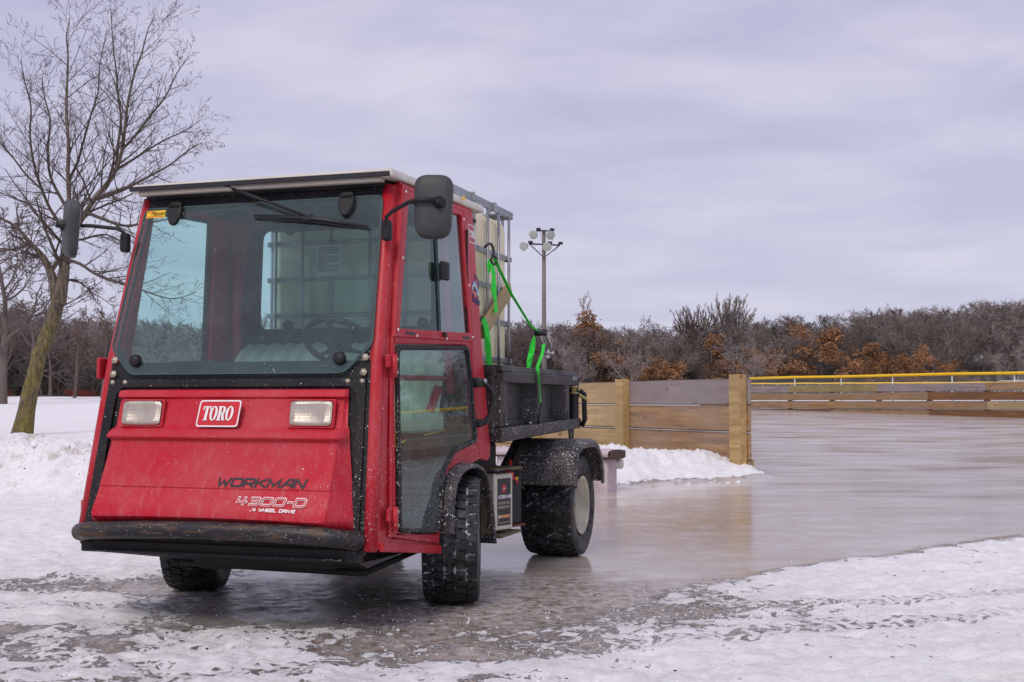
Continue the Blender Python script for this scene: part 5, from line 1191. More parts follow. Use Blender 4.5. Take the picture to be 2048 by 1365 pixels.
# bench by the barrier
bx_, by_ = .80, 12.1
bench = thing('player_bench', 'frosted plank bench on a curved metal base beside the rear wheel of the truck', 'bench', (0, 0, 0))
def Wb(px, py, d): return wp(px, py, d)
p_r = Wb(1233, 908, 12.1); p_l = Wb(985, 899, 12.9)
dd = (p_l-p_r); ang_ = math.atan2(dd.y, dd.x)
b = MB(); b.sm = True; Mx = Matrix.Translation((p_r+p_l)/2) @ Matrix.Rotation(ang_, 4, 'Z'); L_ = dd.length
cs = [(-.17, -.040), (-.185, -.01), (-.17, .022), (-.10, .034), (.10, .034), (.17, .022), (.185, -.01), (.17, -.04)]
Vv = []; Ff = []
for i in range(9):
    x_ = -L_/2+L_*i/8
    for (y_, z_) in cs: Vv.append(Mx @ Vector((x_, y_, z_+.004*math.sin(i*2.3))))
for i in range(8):
    for j in range(8): Ff.append((i*8+j, i*8+(j+1) % 8, (i+1)*8+(j+1) % 8, (i+1)*8+j))
b.add(Vv, Ff); b.sm = False; b.add([], []); b.build('seat', M['frost'], bench)
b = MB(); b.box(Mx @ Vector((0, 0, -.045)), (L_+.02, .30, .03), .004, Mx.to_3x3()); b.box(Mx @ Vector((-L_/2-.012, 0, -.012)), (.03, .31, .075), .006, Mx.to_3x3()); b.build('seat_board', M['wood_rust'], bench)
for t_ in (-L_/2+.13, L_/2-.2):
    b = MB(); b.box(Mx @ Vector((t_, 0, -.07-.16)), (.165, .22, .40), .02, Mx.to_3x3(), 2); b.build('leg', M['frost'], bench)
    b = MB(); q = Mx @ Vector((t_, 0, -.115)); b.tube([Mx @ Vector((t_+.10, -.13, -.115)), Mx @ Vector((t_-.10, -.13, -.115))], .040, 12); b.tube([Mx @ Vector((t_-.02, -.13, -.115)), Mx @ Vector((t_-.12, -.13, -.115))], .050, 12); b.build('pipe_fitting', M['whitepvc'], bench)

# ------------------------------------------------------------------ trees
class TB:
    mr = (.0022,)*5
    def __init__(s, seed): s.r = random.Random(seed); s.T = ([], []); s.Cw = ([], []); s.Lf = ([], [])
    def tube(s, tgt, P, R, n):
        V_, F_ = tgt; prev = None; b0 = len(V_)
        for i, p in enumerate(P):
            t = (P[min(i+1, len(P)-1)]-P[max(i-1, 0)]).normalized()
            u = t.cross(Vector((.3, .9, .1))).normalized() if prev is None else (prev-t*prev.dot(t)).normalized()
            prev = u; v = t.cross(u)
            for j in range(n): a = 2*math.pi*j/n; V_.append(p+(u*math.cos(a)+v*math.sin(a))*R[i])
        for i in range(len(P)-1):
            for j in range(n): F_.append((b0+i*n+j, b0+i*n+(j+1) % n, b0+(i+1)*n+(j+1) % n, b0+(i+1)*n+j))
    def rib(s, tgt, P, W_):
        V_, F_ = tgt; b0 = len(V_); t = (P[-1]-P[0]).normalized(); u = t.cross(Vector((s.r.uniform(-1, 1), s.r.uniform(-1, 1), s.r.uniform(-1, 1)))).normalized()
        for i, p in enumerate(P): V_.append(p+u*W_[i]); V_.append(p-u*W_[i])
        for i in range(len(P)-1): F_.append((b0+2*i, b0+2*i+1, b0+2*i+3, b0+2*i+2))
    def path(s, p, d, L_, n, wander, up):
        r = s.r; P = [p.copy()]; d = d.normalized()
        for i in range(n):
            d = (d+Vector((r.gauss(0, wander), r.gauss(0, wander), r.gauss(0, wander)+up))).normalized(); p = p+d*(L_/n); P.append(p.copy())
        return P
    def leaf(s, p, sz):
        r = s.r; V_, F_ = s.Lf; u = Vector((r.gauss(0, 1), r.gauss(0, 1), r.gauss(0, 1))).normalized(); v = u.cross(Vector((r.gauss(0, 1), r.gauss(0, 1), r.gauss(0, 1)))).normalized(); b0 = len(V_)
        V_ += [p-u*sz, p+v*sz*.6, p+u*sz, p-v*sz*.6]; F_.append((b0, b0+1, b0+2, b0+3))
    def branch(s, p, d, L_, rad, lev, spec):
        r = s.r; sp = spec[lev]; last = lev == len(spec)-1
        n = sp.get('n', 4); P = s.path(p, d, L_, n, sp['w'], sp['up'])
        tgt = s.T if lev == 0 else s.Cw; mr = sp.get('mr', s.mr[min(lev, 4)]); R = [max(rad*(1-.8*i/n), mr) for i in range(n+1)]
        if sp.get('rib'): s.rib(tgt, P, R)
        else: s.tube(tgt, P, R, sp.get('k', 4))
        if sp.get('leaf'):
            for _ in range(sp['leaf']): q = P[r.randint(max(1, n//2), n)]; s.leaf(q+Vector((r.gauss(0, 1), r.gauss(0, 1), r.gauss(0, 1)))*sp.get('ls', .2), sp.get('lz', .1)*r.uniform(.6, 1.3))
        if last: return
        s.kids(P, R, L_, lev, spec)
    def kids(s, P, R, L_, lev, spec, cnt=None, lo=None):
        r = s.r; c = spec[lev+1]; n = len(P)-1; K_ = cnt or c['c']; lo = c.get('lo', .25) if lo is None else lo
        for i in range(K_):
            t = lo+(1-lo)*((i+r.random())/K_); f = t*n; k = min(int(f), n-1); q = P[k].lerp(P[k+1], f-k); dr = (P[k+1]-P[k]).normalized()
            az = r.random()*6.283; e1 = dr.cross(Vector((.1, .2, 1))); e1 = e1.normalized() if e1.length > .01 else Vector((1, 0, 0)); e2 = dr.cross(e1)
            a = math.radians(r.uniform(*c['a'])); nd = dr*math.cos(a)+(e1*math.cos(az)+e2*math.sin(az))*math.sin(a)
            Lc = L_*c['l']*r.uniform(*c.get('lv', (.7, 1.25)))*(1-c.get('tp', .45)*t); s.branch(q, nd, Lc, max((R[k]*(1-(f-k))+R[k+1]*(f-k))*c.get('rr', .6), .002), lev+1, spec)
def build_tree(name, tb, mt, mc, ml, loc, label, cat, group=None, rz=0, sc=1, parent_only=False):
    r = thing(name, label, cat, loc, rz, group); r.scale = (sc, sc, sc)
    for nm, d, m in (('trunk', tb.T, mt), ('crown', tb.Cw, mc), ('leaves', tb.Lf, ml)):
        if d[0]: mobj(nm, np.array([tuple(v) for v in d[0]]), np.array(d[1]), m, r, nm == 'trunk')
    return r
def tree(kind, seed, H=10):
    t = TB(seed); t.mr = (.02, .02, .017, .014, .012); r = t.r; Z_ = Vector((r.uniform(-.06, .06), r.uniform(-.06, .06), 1))
    if kind == 'oak':      # crooked, wide
        sp = [dict(n=6, w=.10, up=.05, k=7), dict(c=11, l=.62, a=(35, 75), w=.20, up=.07, n=6, k=5, lo=.28, tp=.35, rr=.62), dict(c=7, l=.50, a=(30, 70), w=.26, up=.05, n=4, k=3, lo=.25), dict(c=6, l=.48, a=(25, 65), w=.26, up=.04, n=3, rib=1, lo=.2), dict(c=5, l=.5, a=(25, 60), w=.25, up=.03, n=2, rib=1, lo=.1)]
        t.branch(Vector((0, 0, -.3)), Z_, H*.72, H*.018, 0, sp)
    if kind == 'fan':      # dense upswept dome, thin straight limbs
        sp = [dict(n=4, w=.02, up=.1, k=7), dict(c=60, l=1.30, lv=(.86, 1.0), a=(2, 36), w=.02, up=.02, n=6, k=4, lo=.50, tp=.02, rr=.30, mr=.028), dict(c=10, l=.20, a=(8, 24), w=.035, up=.05, n=4, k=3, lo=.25, mr=.022), dict(c=6, l=.5, a=(10, 28), w=.05, up=.04, n=3, rib=1, lo=.15), dict(c=3, l=.45, a=(15, 40), w=.12, up=.03, n=2, rib=1, lo=.1)]
        t.branch(Vector((0, 0, -.3)), Z_, H*.46, H*.024, 0, sp)
    if kind == 'round':    # low pale tree of several stems, hazy head
        sp = [dict(n=3, w=.05, up=.1, k=6), dict(c=9, l=1.9, a=(12, 58), w=.09, up=.03, n=6, k=4, lo=.25, tp=.15, rr=.6), dict(c=9, l=.45, a=(20, 60), w=.14, up=.03, n=4, k=3, lo=.25), dict(c=7, l=.50, a=(20, 60), w=.18, up=.02, n=3, rib=1, lo=.1), dict(c=5, l=.5, a=(20, 60), w=.2, up=.01, n=2, rib=1, lo=.1)]
        t.branch(Vector((0, 0, -.3)), Z_, H*.34, H*.022, 0, sp)
    if kind == 'slim':     # tall narrow
        sp = [dict(n=8, w=.02, up=.2, k=6), dict(c=34, l=.22, a=(25, 50), w=.08, up=.10, n=4, k=3, lo=.28, tp=.55, rr=.35), dict(c=7, l=.42, a=(20, 50), w=.12, up=.06, n=3, rib=1), dict(c=5, l=.5, a=(20, 50), w=.15, up=.04, n=2, rib=1)]
        t.branch(Vector((0, 0, -.3)), Z_, H, H*.012, 0, sp)
    if kind == 'stem':     # woodland tree, straight trunk, crown in upper half
        sp = [dict(n=7, w=.05, up=.12, k=6), dict(c=13, l=.36, a=(25, 60), w=.14, up=.07, n=5, k=4, lo=.35, tp=.45, rr=.5), dict(c=7, l=.50, a=(22, 60), w=.18, up=.05, n=3, k=3), dict(c=6, l=.5, a=(20, 60), w=.2, up=.04, n=3, rib=1, lo=.1), dict(c=4, l=.5, a=(20, 60), w=.2, up=.02, n=2, rib=1, lo=.1)]
        t.branch(Vector((0, 0, -.3)), Z_, H*.85, H*.020, 0, sp)
    if kind in ('leafoak', 'lowleaf'):
        big = kind == 'leafoak'
        sp = [dict(n=5, w=.06, up=.1, k=6), dict(c=11, l=.55 if big else .8, a=(35, 80), w=.14, up=.03, n=5, k=4, lo=.18, tp=.45, rr=.5), dict(c=7, l=.45, a=(25, 65), w=.18, up=.03, n=3, k=3), dict(c=5, l=.5, a=(20, 60), w=.2, up=.0, n=2, rib=1, leaf=9 if big else 8, ls=H*.028, lz=H*.016)]
        t.branch(Vector((0, 0, -.3)), Z_, H*(.80 if big else .6), H*.018, 0, sp)
    if kind == 'juniper':
        sp = [dict(n=5, w=.03, up=.15, k=6), dict(c=26, l=.34, a=(35, 75), w=.12, up=.12, n=3, k=3, lo=.10, tp=.65, rr=.35), dict(c=6, l=.5, a=(20, 60), w=.2, up=.1, n=2, rib=1, leaf=14, ls=H*.035, lz=H*.013)]
        t.branch(Vector((0, 0, -.3)), Z_, H*.95, H*.016, 0, sp)
    return t
PR = {}
def proto(k, seed, H):
    if (k, seed) not in PR: PR[(k, seed)] = tree(k, seed, H)
    return PR[(k, seed)]
ONCE = {}
def plant(kind, seed, px, d, top, name, label, mt, mc, ml=None, group=None, cat='tree', base=None, wid=1):
    """tree of the prototype 'kind' standing at distance d under photo column px, tall enough to reach row 'top'"""
    p = wp(px, 700, d); zg = float(base_z(p.x, p.y)); zt = wp(px, top, d).z; Hh = zt-zg
    key = (kind, seed, mt, mc, ml)
    if key not in ONCE:
        tb = proto(kind, seed, 10); zm = max(v.z for v in tb.Cw[0])
        r = build_tree(name, tb, M[mt], M[mc], M[ml] if ml else None, (p.x, p.y, zg), label, cat, group); ONCE[key] = (r, zm)
    else:
        src, zm = ONCE[key]; r = src.copy(); C.collection.objects.link(r)
        r.location = (p.x, p.y, zg); r['label'] = label; r['category'] = cat
        if 'group' in r: del r['group']
        if group: r['group'] = group
        for ch in list(src.children): c_ = ch.copy(); C.collection.objects.link(c_); c_.parent = r
    q = Hh/ONCE[key][1]; r.scale = (q*wid, q*wid, q); r.rotation_euler = (0, 0, (px*1.7+seed) % 6.28); return r
# distinct trees behind the rink
plant('fan', 1, 1453, 120, 586, 'bare_tree', 'large bare tree with a dense rounded fan of upswept limbs above the near barrier', 'tw_grey', 'tw_grey')
plant('fan', 2, 1392, 122, 604, 'bare_tree', 'smaller bare fan shaped tree just left of the largest fan shaped one', 'tw_grey', 'tw_brown')
plant('slim', 3, 1177, 118, 583, 'poplar_tree', 'tall thin pale leafless tree rising above the woods right of the light pole', 'tw_pale', 'tw_pale')
plant('leafoak', 4, 1210, 112, 628, 'oak_tree', 'orange leaved oak beside the tall thin pale tree', 'tw_dark', 'tw_dark', 'leaf_or')
plant('lowleaf', 5, 1250, 104, 705, 'oak_tree', 'low spreading orange oak leaves left of the forked pale tree', 'tw_dark', 'tw_dark', 'leaf_or', wid=1.9)
plant('round', 6, 1262, 96, 652, 'bare_tree', 'pale round headed bare tree with forked stems above the near barrier', 'tw_pale', 'tw_grey', wid=1.15)
plant('lowleaf', 7, 1312, 102, 712, 'oak_tree', 'low clump of orange leaves right of the forked pale tree', 'tw_dark', 'tw_dark', 'leaf_or', wid=1.7)
plant('round', 8, 1150, 97, 668, 'bare_tree', 'pale hazy bare tree just right of the light pole', 'tw_pale', 'tw_grey', wid=1.0)
plant('oak', 9, 1307, 116, 630, 'bare_tree', 'crooked bare oak on the skyline between the orange oak and the fan shaped trees', 'tw_dark', 'tw_dark')
plant('oak', 10, 1250, 120, 642, 'bare_tree', 'dark twisted bare oak right behind the orange oak', 'tw_dark', 'tw_dark')
plant('leafoak', 11, 1425, 106, 672, 'oak_tree', 'orange brown oak under the fan shaped trees', 'tw_dark', 'tw_dark', 'leaf_or', wid=1.0)
plant('round', 12, 1497, 97, 655, 'bare_tree', 'pale round headed bare tree behind the end post of the near barrier', 'tw_pale', 'tw_grey', wid=1.2)
plant('lowleaf', 13, 1508, 102, 700, 'oak_tree', 'low orange leaves beneath the pale tree by the end post', 'tw_dark', 'tw_dark', 'leaf_or', wid=1.6)
plant('juniper', 14, 1362, 108, 690, 'juniper_tree', 'dark green juniper between the orange clumps above the near barrier', 'tw_dark', 'brush', 'needle', wid=1.5)
plant('oak', 15, 1530, 118, 618, 'bare_tree', 'bare oak with pale crooked limbs right of the largest fan shaped tree', 'tw_dark', 'tw_grey')
plant('oak', 9, 1590, 119, 626, 'bare_tree', 'spreading bare oak on the skyline left of the wide orange oak', 'tw_dark', 'tw_grey')
plant('leafoak', 16, 1640, 104, 650, 'oak_tree', 'tallest orange leaved oak behind the yellow topped fence', 'tw_dark', 'tw_dark', 'leaf_or', wid=1.25)
plant('leafoak', 4, 1690, 100, 688, 'oak_tree', 'orange oak in the middle of the orange group behind the fence', 'tw_dark', 'tw_dark', 'leaf_or', wid=1.3)
plant('leafoak', 11, 1735, 101, 690, 'oak_tree', 'orange oak at the right end of the orange group behind the fence', 'tw_dark', 'tw_dark', 'leaf_or', wid=1.2)
plant('lowleaf', 5, 1785, 98, 708, 'oak_tree', 'dull brown leaved oak in front of the dark spreading oak', 'tw_dark', 'tw_dark', 'leaf_dk', wid=1.2)
plant('oak', 17, 1795, 108, 624, 'oak_tree', 'broad dark bare oak with a heavy fork left of the snowy roof', 'tw_dark', 'tw_grey', wid=1.25)
plant('lowleaf', 7, 1832, 100, 690, 'oak_tree', 'yellowish brown oak crown beside the snowy roof', 'tw_dark', 'tw_dark', 'leaf_or', wid=1.0)
plant('lowleaf', 13, 1905, 100, 722, 'oak_tree', 'thin low orange branches in front of the snowy roof', 'tw_dark', 'tw_dark', 'leaf_or', wid=1.4)
plant('round', 6, 2035, 100, 650, 'bare_tree', 'pale bare tree cut by the right edge of the photograph', 'tw_pale', 'tw_grey', wid=1.2)
plant('juniper', 18, 1562, 112, 660, 'juniper_tree', 'dark evergreen behind the right panel end, left of the tallest orange oak', 'tw_dark', 'brush', 'needle')
# house behind the woods
def house(name, label, px, d, w_, h_, roofh, ang_, parentlabel=None):
    p = wp(px, 700, d); zg = float(base_z(p.x, p.y)); r = thing(name, label, 'house', (p.x, p.y, zg), ang_)
    b = MB(); b.box((0, 0, h_/2), (w_, 6, h_), .02); wl = b.build('wall', M['white_roof'], r)
    b = MB(); b.hexa([(-w_/2-.4, -3.5, h_), (w_/2+.4, -3.5, h_), (w_/2+.4, 3.5, h_), (-w_/2-.4, 3.5, h_), (-w_/2-.4, -.1, h_+roofh), (w_/2+.4, -.1, h_+roofh), (w_/2+.4, .1, h_+roofh), (-w_/2-.4, .1, h_+roofh)], .03)
    s_ = NT('roof_snow'); b.build('roof', s_.fin((.82, .82, .86), .8), r)
    for i in range(int(w_//3)):
        b = MB(); b.box((-w_/2+1.6+i*3, -3.02, h_*.55), (1.0, .06, 1.1), .01); b.build('window', M['blackplain'], r)
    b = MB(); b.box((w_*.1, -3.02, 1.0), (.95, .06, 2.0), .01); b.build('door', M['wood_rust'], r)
house('house', 'pale low house with a snow covered roof glimpsed through the trees at the right', 1872, 128, 9, 2.0, 1.1, .1)
house('house', 'pale house glimpsed through the bare woods left of the truck', 118, 125, 8, 2.0, 1.2, -.1)
# ---- the bare tree on the left
hero = thing('bare_tree', 'tall bare tree with a leaning mossy trunk standing in the snow left of the truck', 'tree')
D0 = 28.0
base0 = wp(45, 868, D0); hero.location = base0; rg = random.Random(11)
def hp(px, py, dd=0): v = wp(px, py, D0+dd); return v-base0
TBt = TB(21)
trunk = [(43, 880, 0, 25), (45, 866, 0, 21), (53, 822, 0, 16.5), (59, 790, 0, 16), (69, 752, 0, 14.5), (79, 708, 0, 14), (92, 675, 0, 14), (104, 648, 0, 14.5), (112, 618, 0, 14), (116, 600, 0, 12.5), (118, 588, 0, 10)]
px2m = D0/FPX
TBt.tube(TBt.T, [hp(a, b_, c_) for a, b_, c_, _ in trunk], [w_*px2m for *_, w_ in trunk], 18)
limbs = [
 [(115, 606, 0, 19), (108, 570, 0, 15), (99, 540, -.1, 12), (84, 512, -.2, 9), (60, 486, -.5, 6), (40, 462, -.7, 5), (18, 445, -.9, 4), (-14, 432, -1.2, 3), (-60, 418, -1.4, 2)],
 [(117, 608, 0, 24), (123, 572, 0, 20), (129, 535, 0, 16), (131, 490, 0, 12), (136, 450, 0, 9.5), (138, 400, 0, 7), (136, 345, 0, 6.2), (137, 290, .1, 5.4), (133, 230, .1, 4.6), (134, 170, .1, 3.8), (136, 110, .2, 2.8), (133, 72, .2, 2.0), (140, 36, .3, 1.2)],
 [(130, 500, 0, 9), (150, 462, -.1, 8), (172, 425, -.2, 8), (190, 398, -.3, 7.5), (214, 368, -.3, 7), (232, 340, -.4, 6.2), (244, 300, -.4, 5.4), (250, 255, -.5, 4.8), (256, 205, -.5, 4.0), (268, 150, -.6, 3.2), (284, 105, -.6, 2.4), (296, 60, -.7, 1.6), (310, 30, -.7, 1.0)],
 [(131, 480, .2, 7), (120, 450, .4, 6), (100, 418, .6, 5), (84, 380, .7, 4.6), (68, 330, .8, 4), (60, 270, .8, 3.4), (62, 215, .9, 2.6), (50, 165, .9, 1.8), (42, 120, 1, 1.0)],
 [(136, 420, 0, 6), (118, 390, .3, 5), (100, 350, .5, 4.4), (96, 300, .6, 3.6), (100, 240, .6, 2.8), (88, 190, .7, 2.0), (84, 150, .7, 1.2)],
 [(138, 360, 0, 5), (155, 325, .5, 4.2), (168, 280, .8, 3.6), (182, 230, 1.0, 3), (196, 185, 1.1, 2.4), (200, 130, 1.2, 1.8), (214, 60, 1.2, 1.0)],
 [(233, 340, -.4, 5), (236, 290, 0, 4.4), (242, 240, .3, 3.8), (236, 190, .5, 3.2), (232, 140, .6, 2.6), (226, 90, .7, 1.9), (222, 20, .8, 1.1)],
 [(190, 398, -.3, 6), (225, 385, -.8, 5), (262, 372, -1.1, 4.2), (300, 352, -1.3, 3.4), (340, 330, -1.4, 2.6), (378, 300, -1.5, 1.8), (405, 285, -1.5, 1)],
 [(172, 425, -.2, 6), (210, 440, -.9, 5), (248, 452, -1.2, 4), (286, 448, -1.5, 3.2), (330, 440, -1.7, 2.4), (380, 428, -1.8, 1.6), (418, 400, -1.9, .9)],
 [(131, 520, 0, 6), (160, 528, -.5, 5), (190, 548, -.9, 4.2), (222, 560, -1.2, 3.6), (262, 572, -1.5, 3), (310, 590, -1.7, 2.4), (350, 598, -1.8, 1.6), (392, 585, -2, .9)],
 [(244, 300, -.4, 4.6), (272, 270, -.7, 3.8), (300, 232, -.9, 3.2), (330, 195, -1.1, 2.5), (352, 150, -1.2, 1.8), (372, 120, -1.3, 1)],
 [(60, 486, -.5, 4.5), (30, 500, -.9, 3.6), (0, 498, -1.2, 2.8), (-30, 505, -1.4, 2)],
 [(84, 380, .7, 4), (52, 350, 1.1, 3.4), (28, 318, 1.4, 2.8), (4, 290, 1.6, 2.2), (-20, 255, 1.8, 1.4)],
 [(134, 470, 0, 5), (158, 480, .6, 4.2), (184, 474, 1.0, 3.4), (214, 470, 1.3, 2.6), (246, 488, 1.5, 2), (270, 520, 1.6, 1.2)],
 [(124, 575, 0, 5), (140, 560, .5, 4), (160, 566, .8, 3), (178, 580, 1.0, 2.2), (196, 610, 1.2, 1.4)],
 [(232, 340, -.4, 5), (262, 322, .2, 4), (296, 300, .5, 3.2), (330, 280, .7, 2.4), (370, 262, .9, 1.5), (402, 240, 1, .9)]]
HS = [dict(), dict(c=15, l=.30, a=(28, 55), w=.05, up=.045, n=7, k=4, lo=.12, tp=.35, rr=.50), dict(c=6, l=.46, a=(28, 55), w=.06, up=.03, n=5, k=3, lo=.10, rr=.6, tp=.25), dict(c=3, l=.52, a=(25, 50), w=.07, up=.02, n=4, rib=1, lo=.15, rr=.7, mr=.0042), dict(c=2, mr=.003, l=.5, a=(20, 50), w=.15, up=.02, n=2, rib=1, lo=.2, rr=.8)]
for lm in limbs:
    P = [hp(a, b_, c_) for a, b_, c_, _ in lm]; R_ = [w_*px2m*.5*1.28 for *_, w_ in lm]
    Q = []; RQ = []
    for i in range(len(P)-1):           # smooth the limb
        p0, p1, p2, p3 = P[max(i-1, 0)], P[i], P[i+1], P[min(i+2, len(P)-1)]
        for k in range(3):
            t = k/3; Q.append(.5*((2*p1)+(p2-p0)*t+(2*p0-5*p1+4*p2-p3)*t*t+(3*p1-p0-3*p2+p3)*t**3)); RQ.append(R_[i]*(1-t)+R_[i+1]*t)
    Q.append(P[-1]); RQ.append(R_[-1]); TBt.tube(TBt.T if limbs.index(lm) < 3 else TBt.Cw, Q, RQ, 10 if limbs.index(lm) < 3 else 7)
    L_ = sum((Q[i+1]-Q[i]).length for i in range(len(Q)-1)); TBt.kids(Q, RQ, L_, 0, HS, cnt=int(6+L_*3.0), lo=.12 if L_ > 3 else .2)
for nm, d_, m_ in (('trunk', TBt.T, M['hero_bark']), ('crown', TBt.Cw, M['hero_twig'])):
    mobj(nm, np.array([tuple(v) for v in d_[0]]), np.array(d_[1]), m_, hero, True)
b = MB(); K0 = hp(113, 613, -.20); b.tube([K0+Vector((0, .02, 0)), K0+Vector((0, -.03, 0))], [.075, .06], 12); b.build('knot', M['hero_twig'], hero)
# woods on the left
plant('oak', 10, 8, 70, 345, 'bare_tree', 'large dark bare oak at the left edge behind the mossy tree', 'tw_dark', 'tw_dark', wid=1.1)
plant('oak', 17, 66, 84, 560, 'bare_tree', 'dark oak with spreading limbs directly behind the mossy trunk', 'tw_dark', 'tw_dark', wid=1.3)
plant('stem', 31, 150, 92, 610, 'bare_tree', 'slender leafless tree in the gap right of the mossy trunk', 'tw_dark', 'tw_brown')
plant('stem', 32, 205, 95, 612, 'bare_tree', 'slender leafless tree touching the left pillar of the cab', 'tw_dark', 'tw_brown')
plant('oak', 15, 318, 88, 603, 'bare_tree', 'rounded bare tree seen through the left part of the windshield', 'tw_dark', 'tw_grey', wid=1.2)
plant('oak', 9, 385, 92, 622, 'bare_tree', 'smaller bare tree seen through the windshield beside the inner post', 'tw_dark', 'tw_grey')
plant('stem', 33, 530, 96, 596, 'bare_tree', 'bare tree seen through the rear window of the cab beside the tank', 'tw_dark', 'tw_grey')
# far-off woods as one mass
def woods(name, label, items, mat, leafy=False):
    Vs, Fs, n0 = [], [], 0
    for (kind, seed, x, y, Hh, rz, wd) in items:
        tb = proto(kind, seed, 10); parts = [tb.T, tb.Cw]+([tb.Lf] if leafy and tb.Lf[0] else [])
        for d in parts:
            key = id(d)
            if key not in ARR: ARR[key] = (np.array([tuple(v) for v in d[0]]), np.array(d[1]))
            v, f = ARR[key]; zm = ZM.setdefault((kind, seed), max(q.z for q in tb.Cw[0])); q = Hh/zm
            c_, s_ = math.cos(rz), math.sin(rz); vv = np.stack([(v[:, 0]*c_-v[:, 1]*s_)*q*wd+x, (v[:, 0]*s_+v[:, 1]*c_)*q*wd+y, v[:, 2]*q+float(base_z(x, y))], 1)
            Vs.append(vv); Fs.append(f+n0); n0 += len(vv)
    o = mobj(name, np.concatenate(Vs), np.concatenate(Fs), mat); tag(o, label, 'woods', kind='stuff'); return o
ARR = {}; ZM = {}
rw_ = random.Random(77)
A_, B_, C2_ = [], [], []
def skyline(px):                       # row of the tree tops in the photograph
    return np.interp(px, [-500, 0, 130, 250, 330, 420, 520, 900, 1060, 1160, 1330, 1400, 1500, 1620, 1750, 1900, 2048, 2700, 3200], [600, 600, 640, 640, 640, 650, 640, 640, 648, 655, 662, 655, 650, 650, 642, 634, 622, 600, 600])
for i in range(760):
    px = (rw_.uniform(-260, 2500) if i % 3 else rw_.uniform(1000, 2300)) if i < 710 else rw_.uniform(2300, 3600); d = rw_.uniform(104, 150)*(1 if px > 900 else .97)
    if 400 < px < 900 and rw_.random() < .7: continue
    if px > 1450 and rw_.random() < .45: d = rw_.uniform(150, 215)
    x = (px-1024)/FPX*d; top = skyline(px)-(4+16*S(1350, 1800, px))+rw_.gauss(0, 5)+rw_.choice([0, 0, 0, 6, 16, 34] if px > 900 else [0, 0, 8, 14]); zt = wp(px, top, d).z; Hh = max(zt-float(base_z(x, d)), 3.5)
    k, sd_ = rw_.choice([('oak', 9), ('oak', 10), ('stem', 31), ('stem', 32), ('oak', 15), ('round', 6), ('round', 8), ('round', 12), ('round', 6), ('round', 8)]); it = (k, sd_, x, d, Hh, rw_.random()*6.28, rw_.uniform(1.3, 1.9) if k != 'round' else rw_.uniform(1.0, 1.4))
    (A_, B_, C2_)[rw_.choice([0, 0, 1, 1, 2])].append(it)
# the woods go on to the right of the frame and behind the camera
for i in range(46):
    a = rw_.uniform(math.radians(38), math.radians(300)); d = rw_.uniform(60, 100) if a < 2 else rw_.uniform(45, 80); x, y = d*math.sin(a), d*math.cos(a)
    k, sd_ = rw_.choice([('oak', 9), ('stem', 31), ('stem', 32)]); A_.append((k, sd_, x, y, rw_.uniform(9, 14), rw_.random()*6.28, 1.3))
woods('woods', 'grey brown leafless woods closing the horizon', A_, M['tw_purple'])
woods('woods', 'darker leafless trees mixed through the woods on the horizon', B_, M['tw_dark'])
woods('woods', 'paler grey leafless trees mixed through the woods on the horizon', C2_, M['tw_grey'])
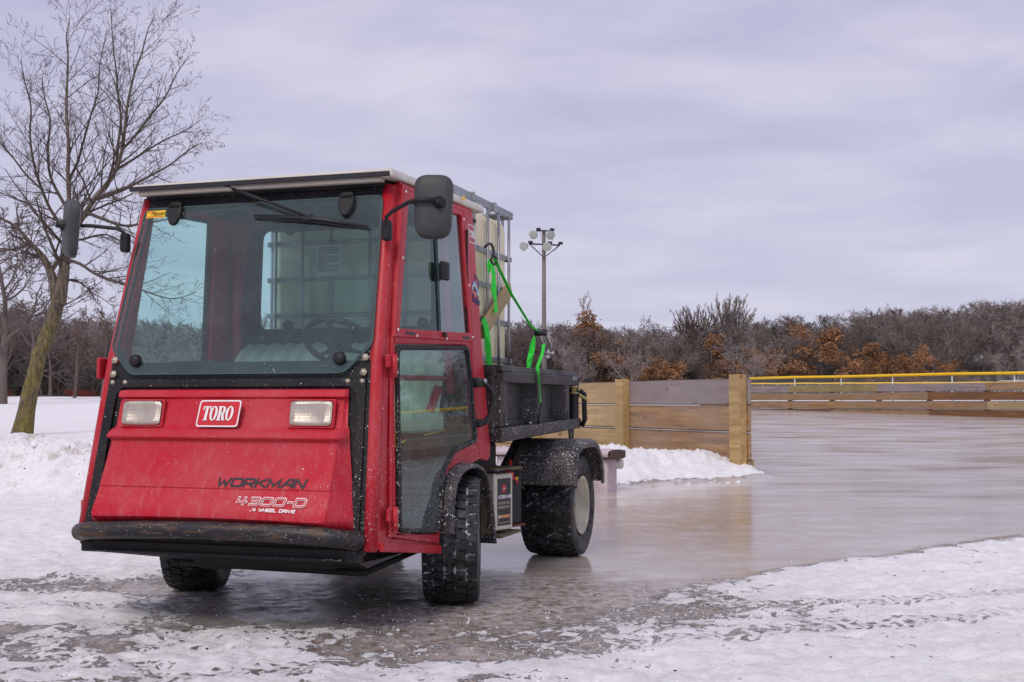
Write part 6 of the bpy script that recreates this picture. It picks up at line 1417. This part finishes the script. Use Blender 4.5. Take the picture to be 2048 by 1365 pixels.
# undergrowth: short crooked brush in front of and between the trunks
def brush():
    t = TB(5)
    sp = [dict(n=2, w=.1, up=.1, k=3), dict(c=9, l=1.8, a=(15, 70), w=.2, up=.05, n=4, rib=1, lo=.0, tp=.1, rr=.7), dict(c=9, l=.5, a=(20, 70), w=.2, up=.04, n=3, rib=1, lo=.1), dict(c=5, l=.5, a=(20, 70), w=.2, up=.0, n=2, rib=1, lo=.1)]
    t.branch(Vector((0, 0, -.1)), Vector((0, 0, 1)), .7, .03, 0, sp)
    v = np.array([tuple(q) for q in t.T[0]+t.Cw[0]]); f = np.array(t.T[1]+[tuple(j+len(t.T[0]) for j in q) for q in t.Cw[1]])
    Vs, Fs, n0 = [], [], 0
    for i in range(800):
        px = rw_.uniform(-300, 2500); d = rw_.uniform(101.5, 140); x = (px-1024)/FPX*d; q = rw_.uniform(1.0, 2.8); a = rw_.random()*6.28; c_, s_ = math.cos(a), math.sin(a)
        if px < 400: d = rw_.uniform(100, 118); x = (px-1024)/FPX*d; q *= .8
        Vs.append(np.stack([(v[:, 0]*c_-v[:, 1]*s_)*q*1.5+x, (v[:, 0]*s_+v[:, 1]*c_)*q*1.5+d, v[:, 2]*q+float(base_z(x, d))], 1)); Fs.append(f+n0); n0 += len(v)
    o = mobj('undergrowth', np.concatenate(Vs), np.concatenate(Fs), M['brush']); tag(o, 'dark tangled brush along the foot of the woods', 'undergrowth', kind='stuff')
    b_ = MB(); Vs, Fs, n0 = [], [], 0
    for i in range(14):
        px = rw_.uniform(135, 185) if i < 11 else rw_.uniform(0, 20); d = 99; x = (px-1024)/FPX*d; q = rw_.uniform(.28, .5)
        Vs.append(np.stack([v[:, 0]*q*2+x, v[:, 1]*q*2+d, v[:, 2]*q+float(base_z(x, d))], 1)); Fs.append(f+n0); n0 += len(v)
    o = mobj('red_brush', np.concatenate(Vs), np.concatenate(Fs), M['redbrush']); tag(o, 'low red stemmed brush at the edge of the snowy field', 'undergrowth', kind='stuff')
brush()
# dark evergreens on the far hill
for i, (px, top, d, lab) in enumerate(((1862, 640, 165, 'small dark conifer top on the skyline above the snowy roof'), (1980, 616, 168, 'darkest conifer on the skyline near the right edge'), (1912, 632, 170, 'conifer top on the skyline left of the darkest one'), (1500, 652, 140, 'small dark evergreen right of the largest fan shaped tree'), (2040, 735, 104, 'dark green conifer at the right edge below the hill'), (30, 765, 98, 'dark low evergreen at the left edge of the field'))):
    plant('juniper', 14 if i % 2 else 18, px, d, top, 'conifer_tree', lab, 'tw_dark', 'brush', 'needle', wid=1.0)

# ------------------------------------------------------------------ one object for each loose piece of the small hardware
def loose(o):
    me = o.data; n = len(me.vertices); par = list(range(n))
    def find(a):
        while par[a] != a: par[a] = par[par[a]]; a = par[a]
        return a
    for e in me.edges:
        a, b_ = find(e.vertices[0]), find(e.vertices[1])
        if a != b_: par[a] = b_
    groups = {}
    for p in me.polygons: groups.setdefault(find(p.vertices[0]), []).append(p)
    return list(groups.values())
SPLIT = ('hub', 'inner_post', 'hook', 'sill', 'bumper_bracket', 'drain_slot', 'hinge_bolt', 'header_bolt', 'panel_bolt', 'window_knob', 'rail_bolt', 'box_tray', 'window_seal', 'cable', 'rivet', 'seat', 'window_latch', 'door_jamb', 'print_line', 'crossarm')
for o in list(C.collection.objects):
    if o.type != 'MESH' or o.name.split('.')[0] not in SPLIT: continue
    gs = loose(o)
    if len(gs) < 2: continue
    me = o.data; nm = o.name.split('.')[0]
    for g_ in gs:
        idx = {}; Vv = []; Ff = []
        for p in g_:
            f = []
            for vi in p.vertices:
                if vi not in idx: idx[vi] = len(Vv); Vv.append(me.vertices[vi].co.copy())
                f.append(idx[vi])
            Ff.append(f)
        q = mobj(nm, Vv, Ff, list(me.materials), o.parent); q.matrix_local = o.matrix_local
        q.data.polygons.foreach_set('use_smooth', [p.use_smooth for p in g_])
    bpy.data.objects.remove(o)
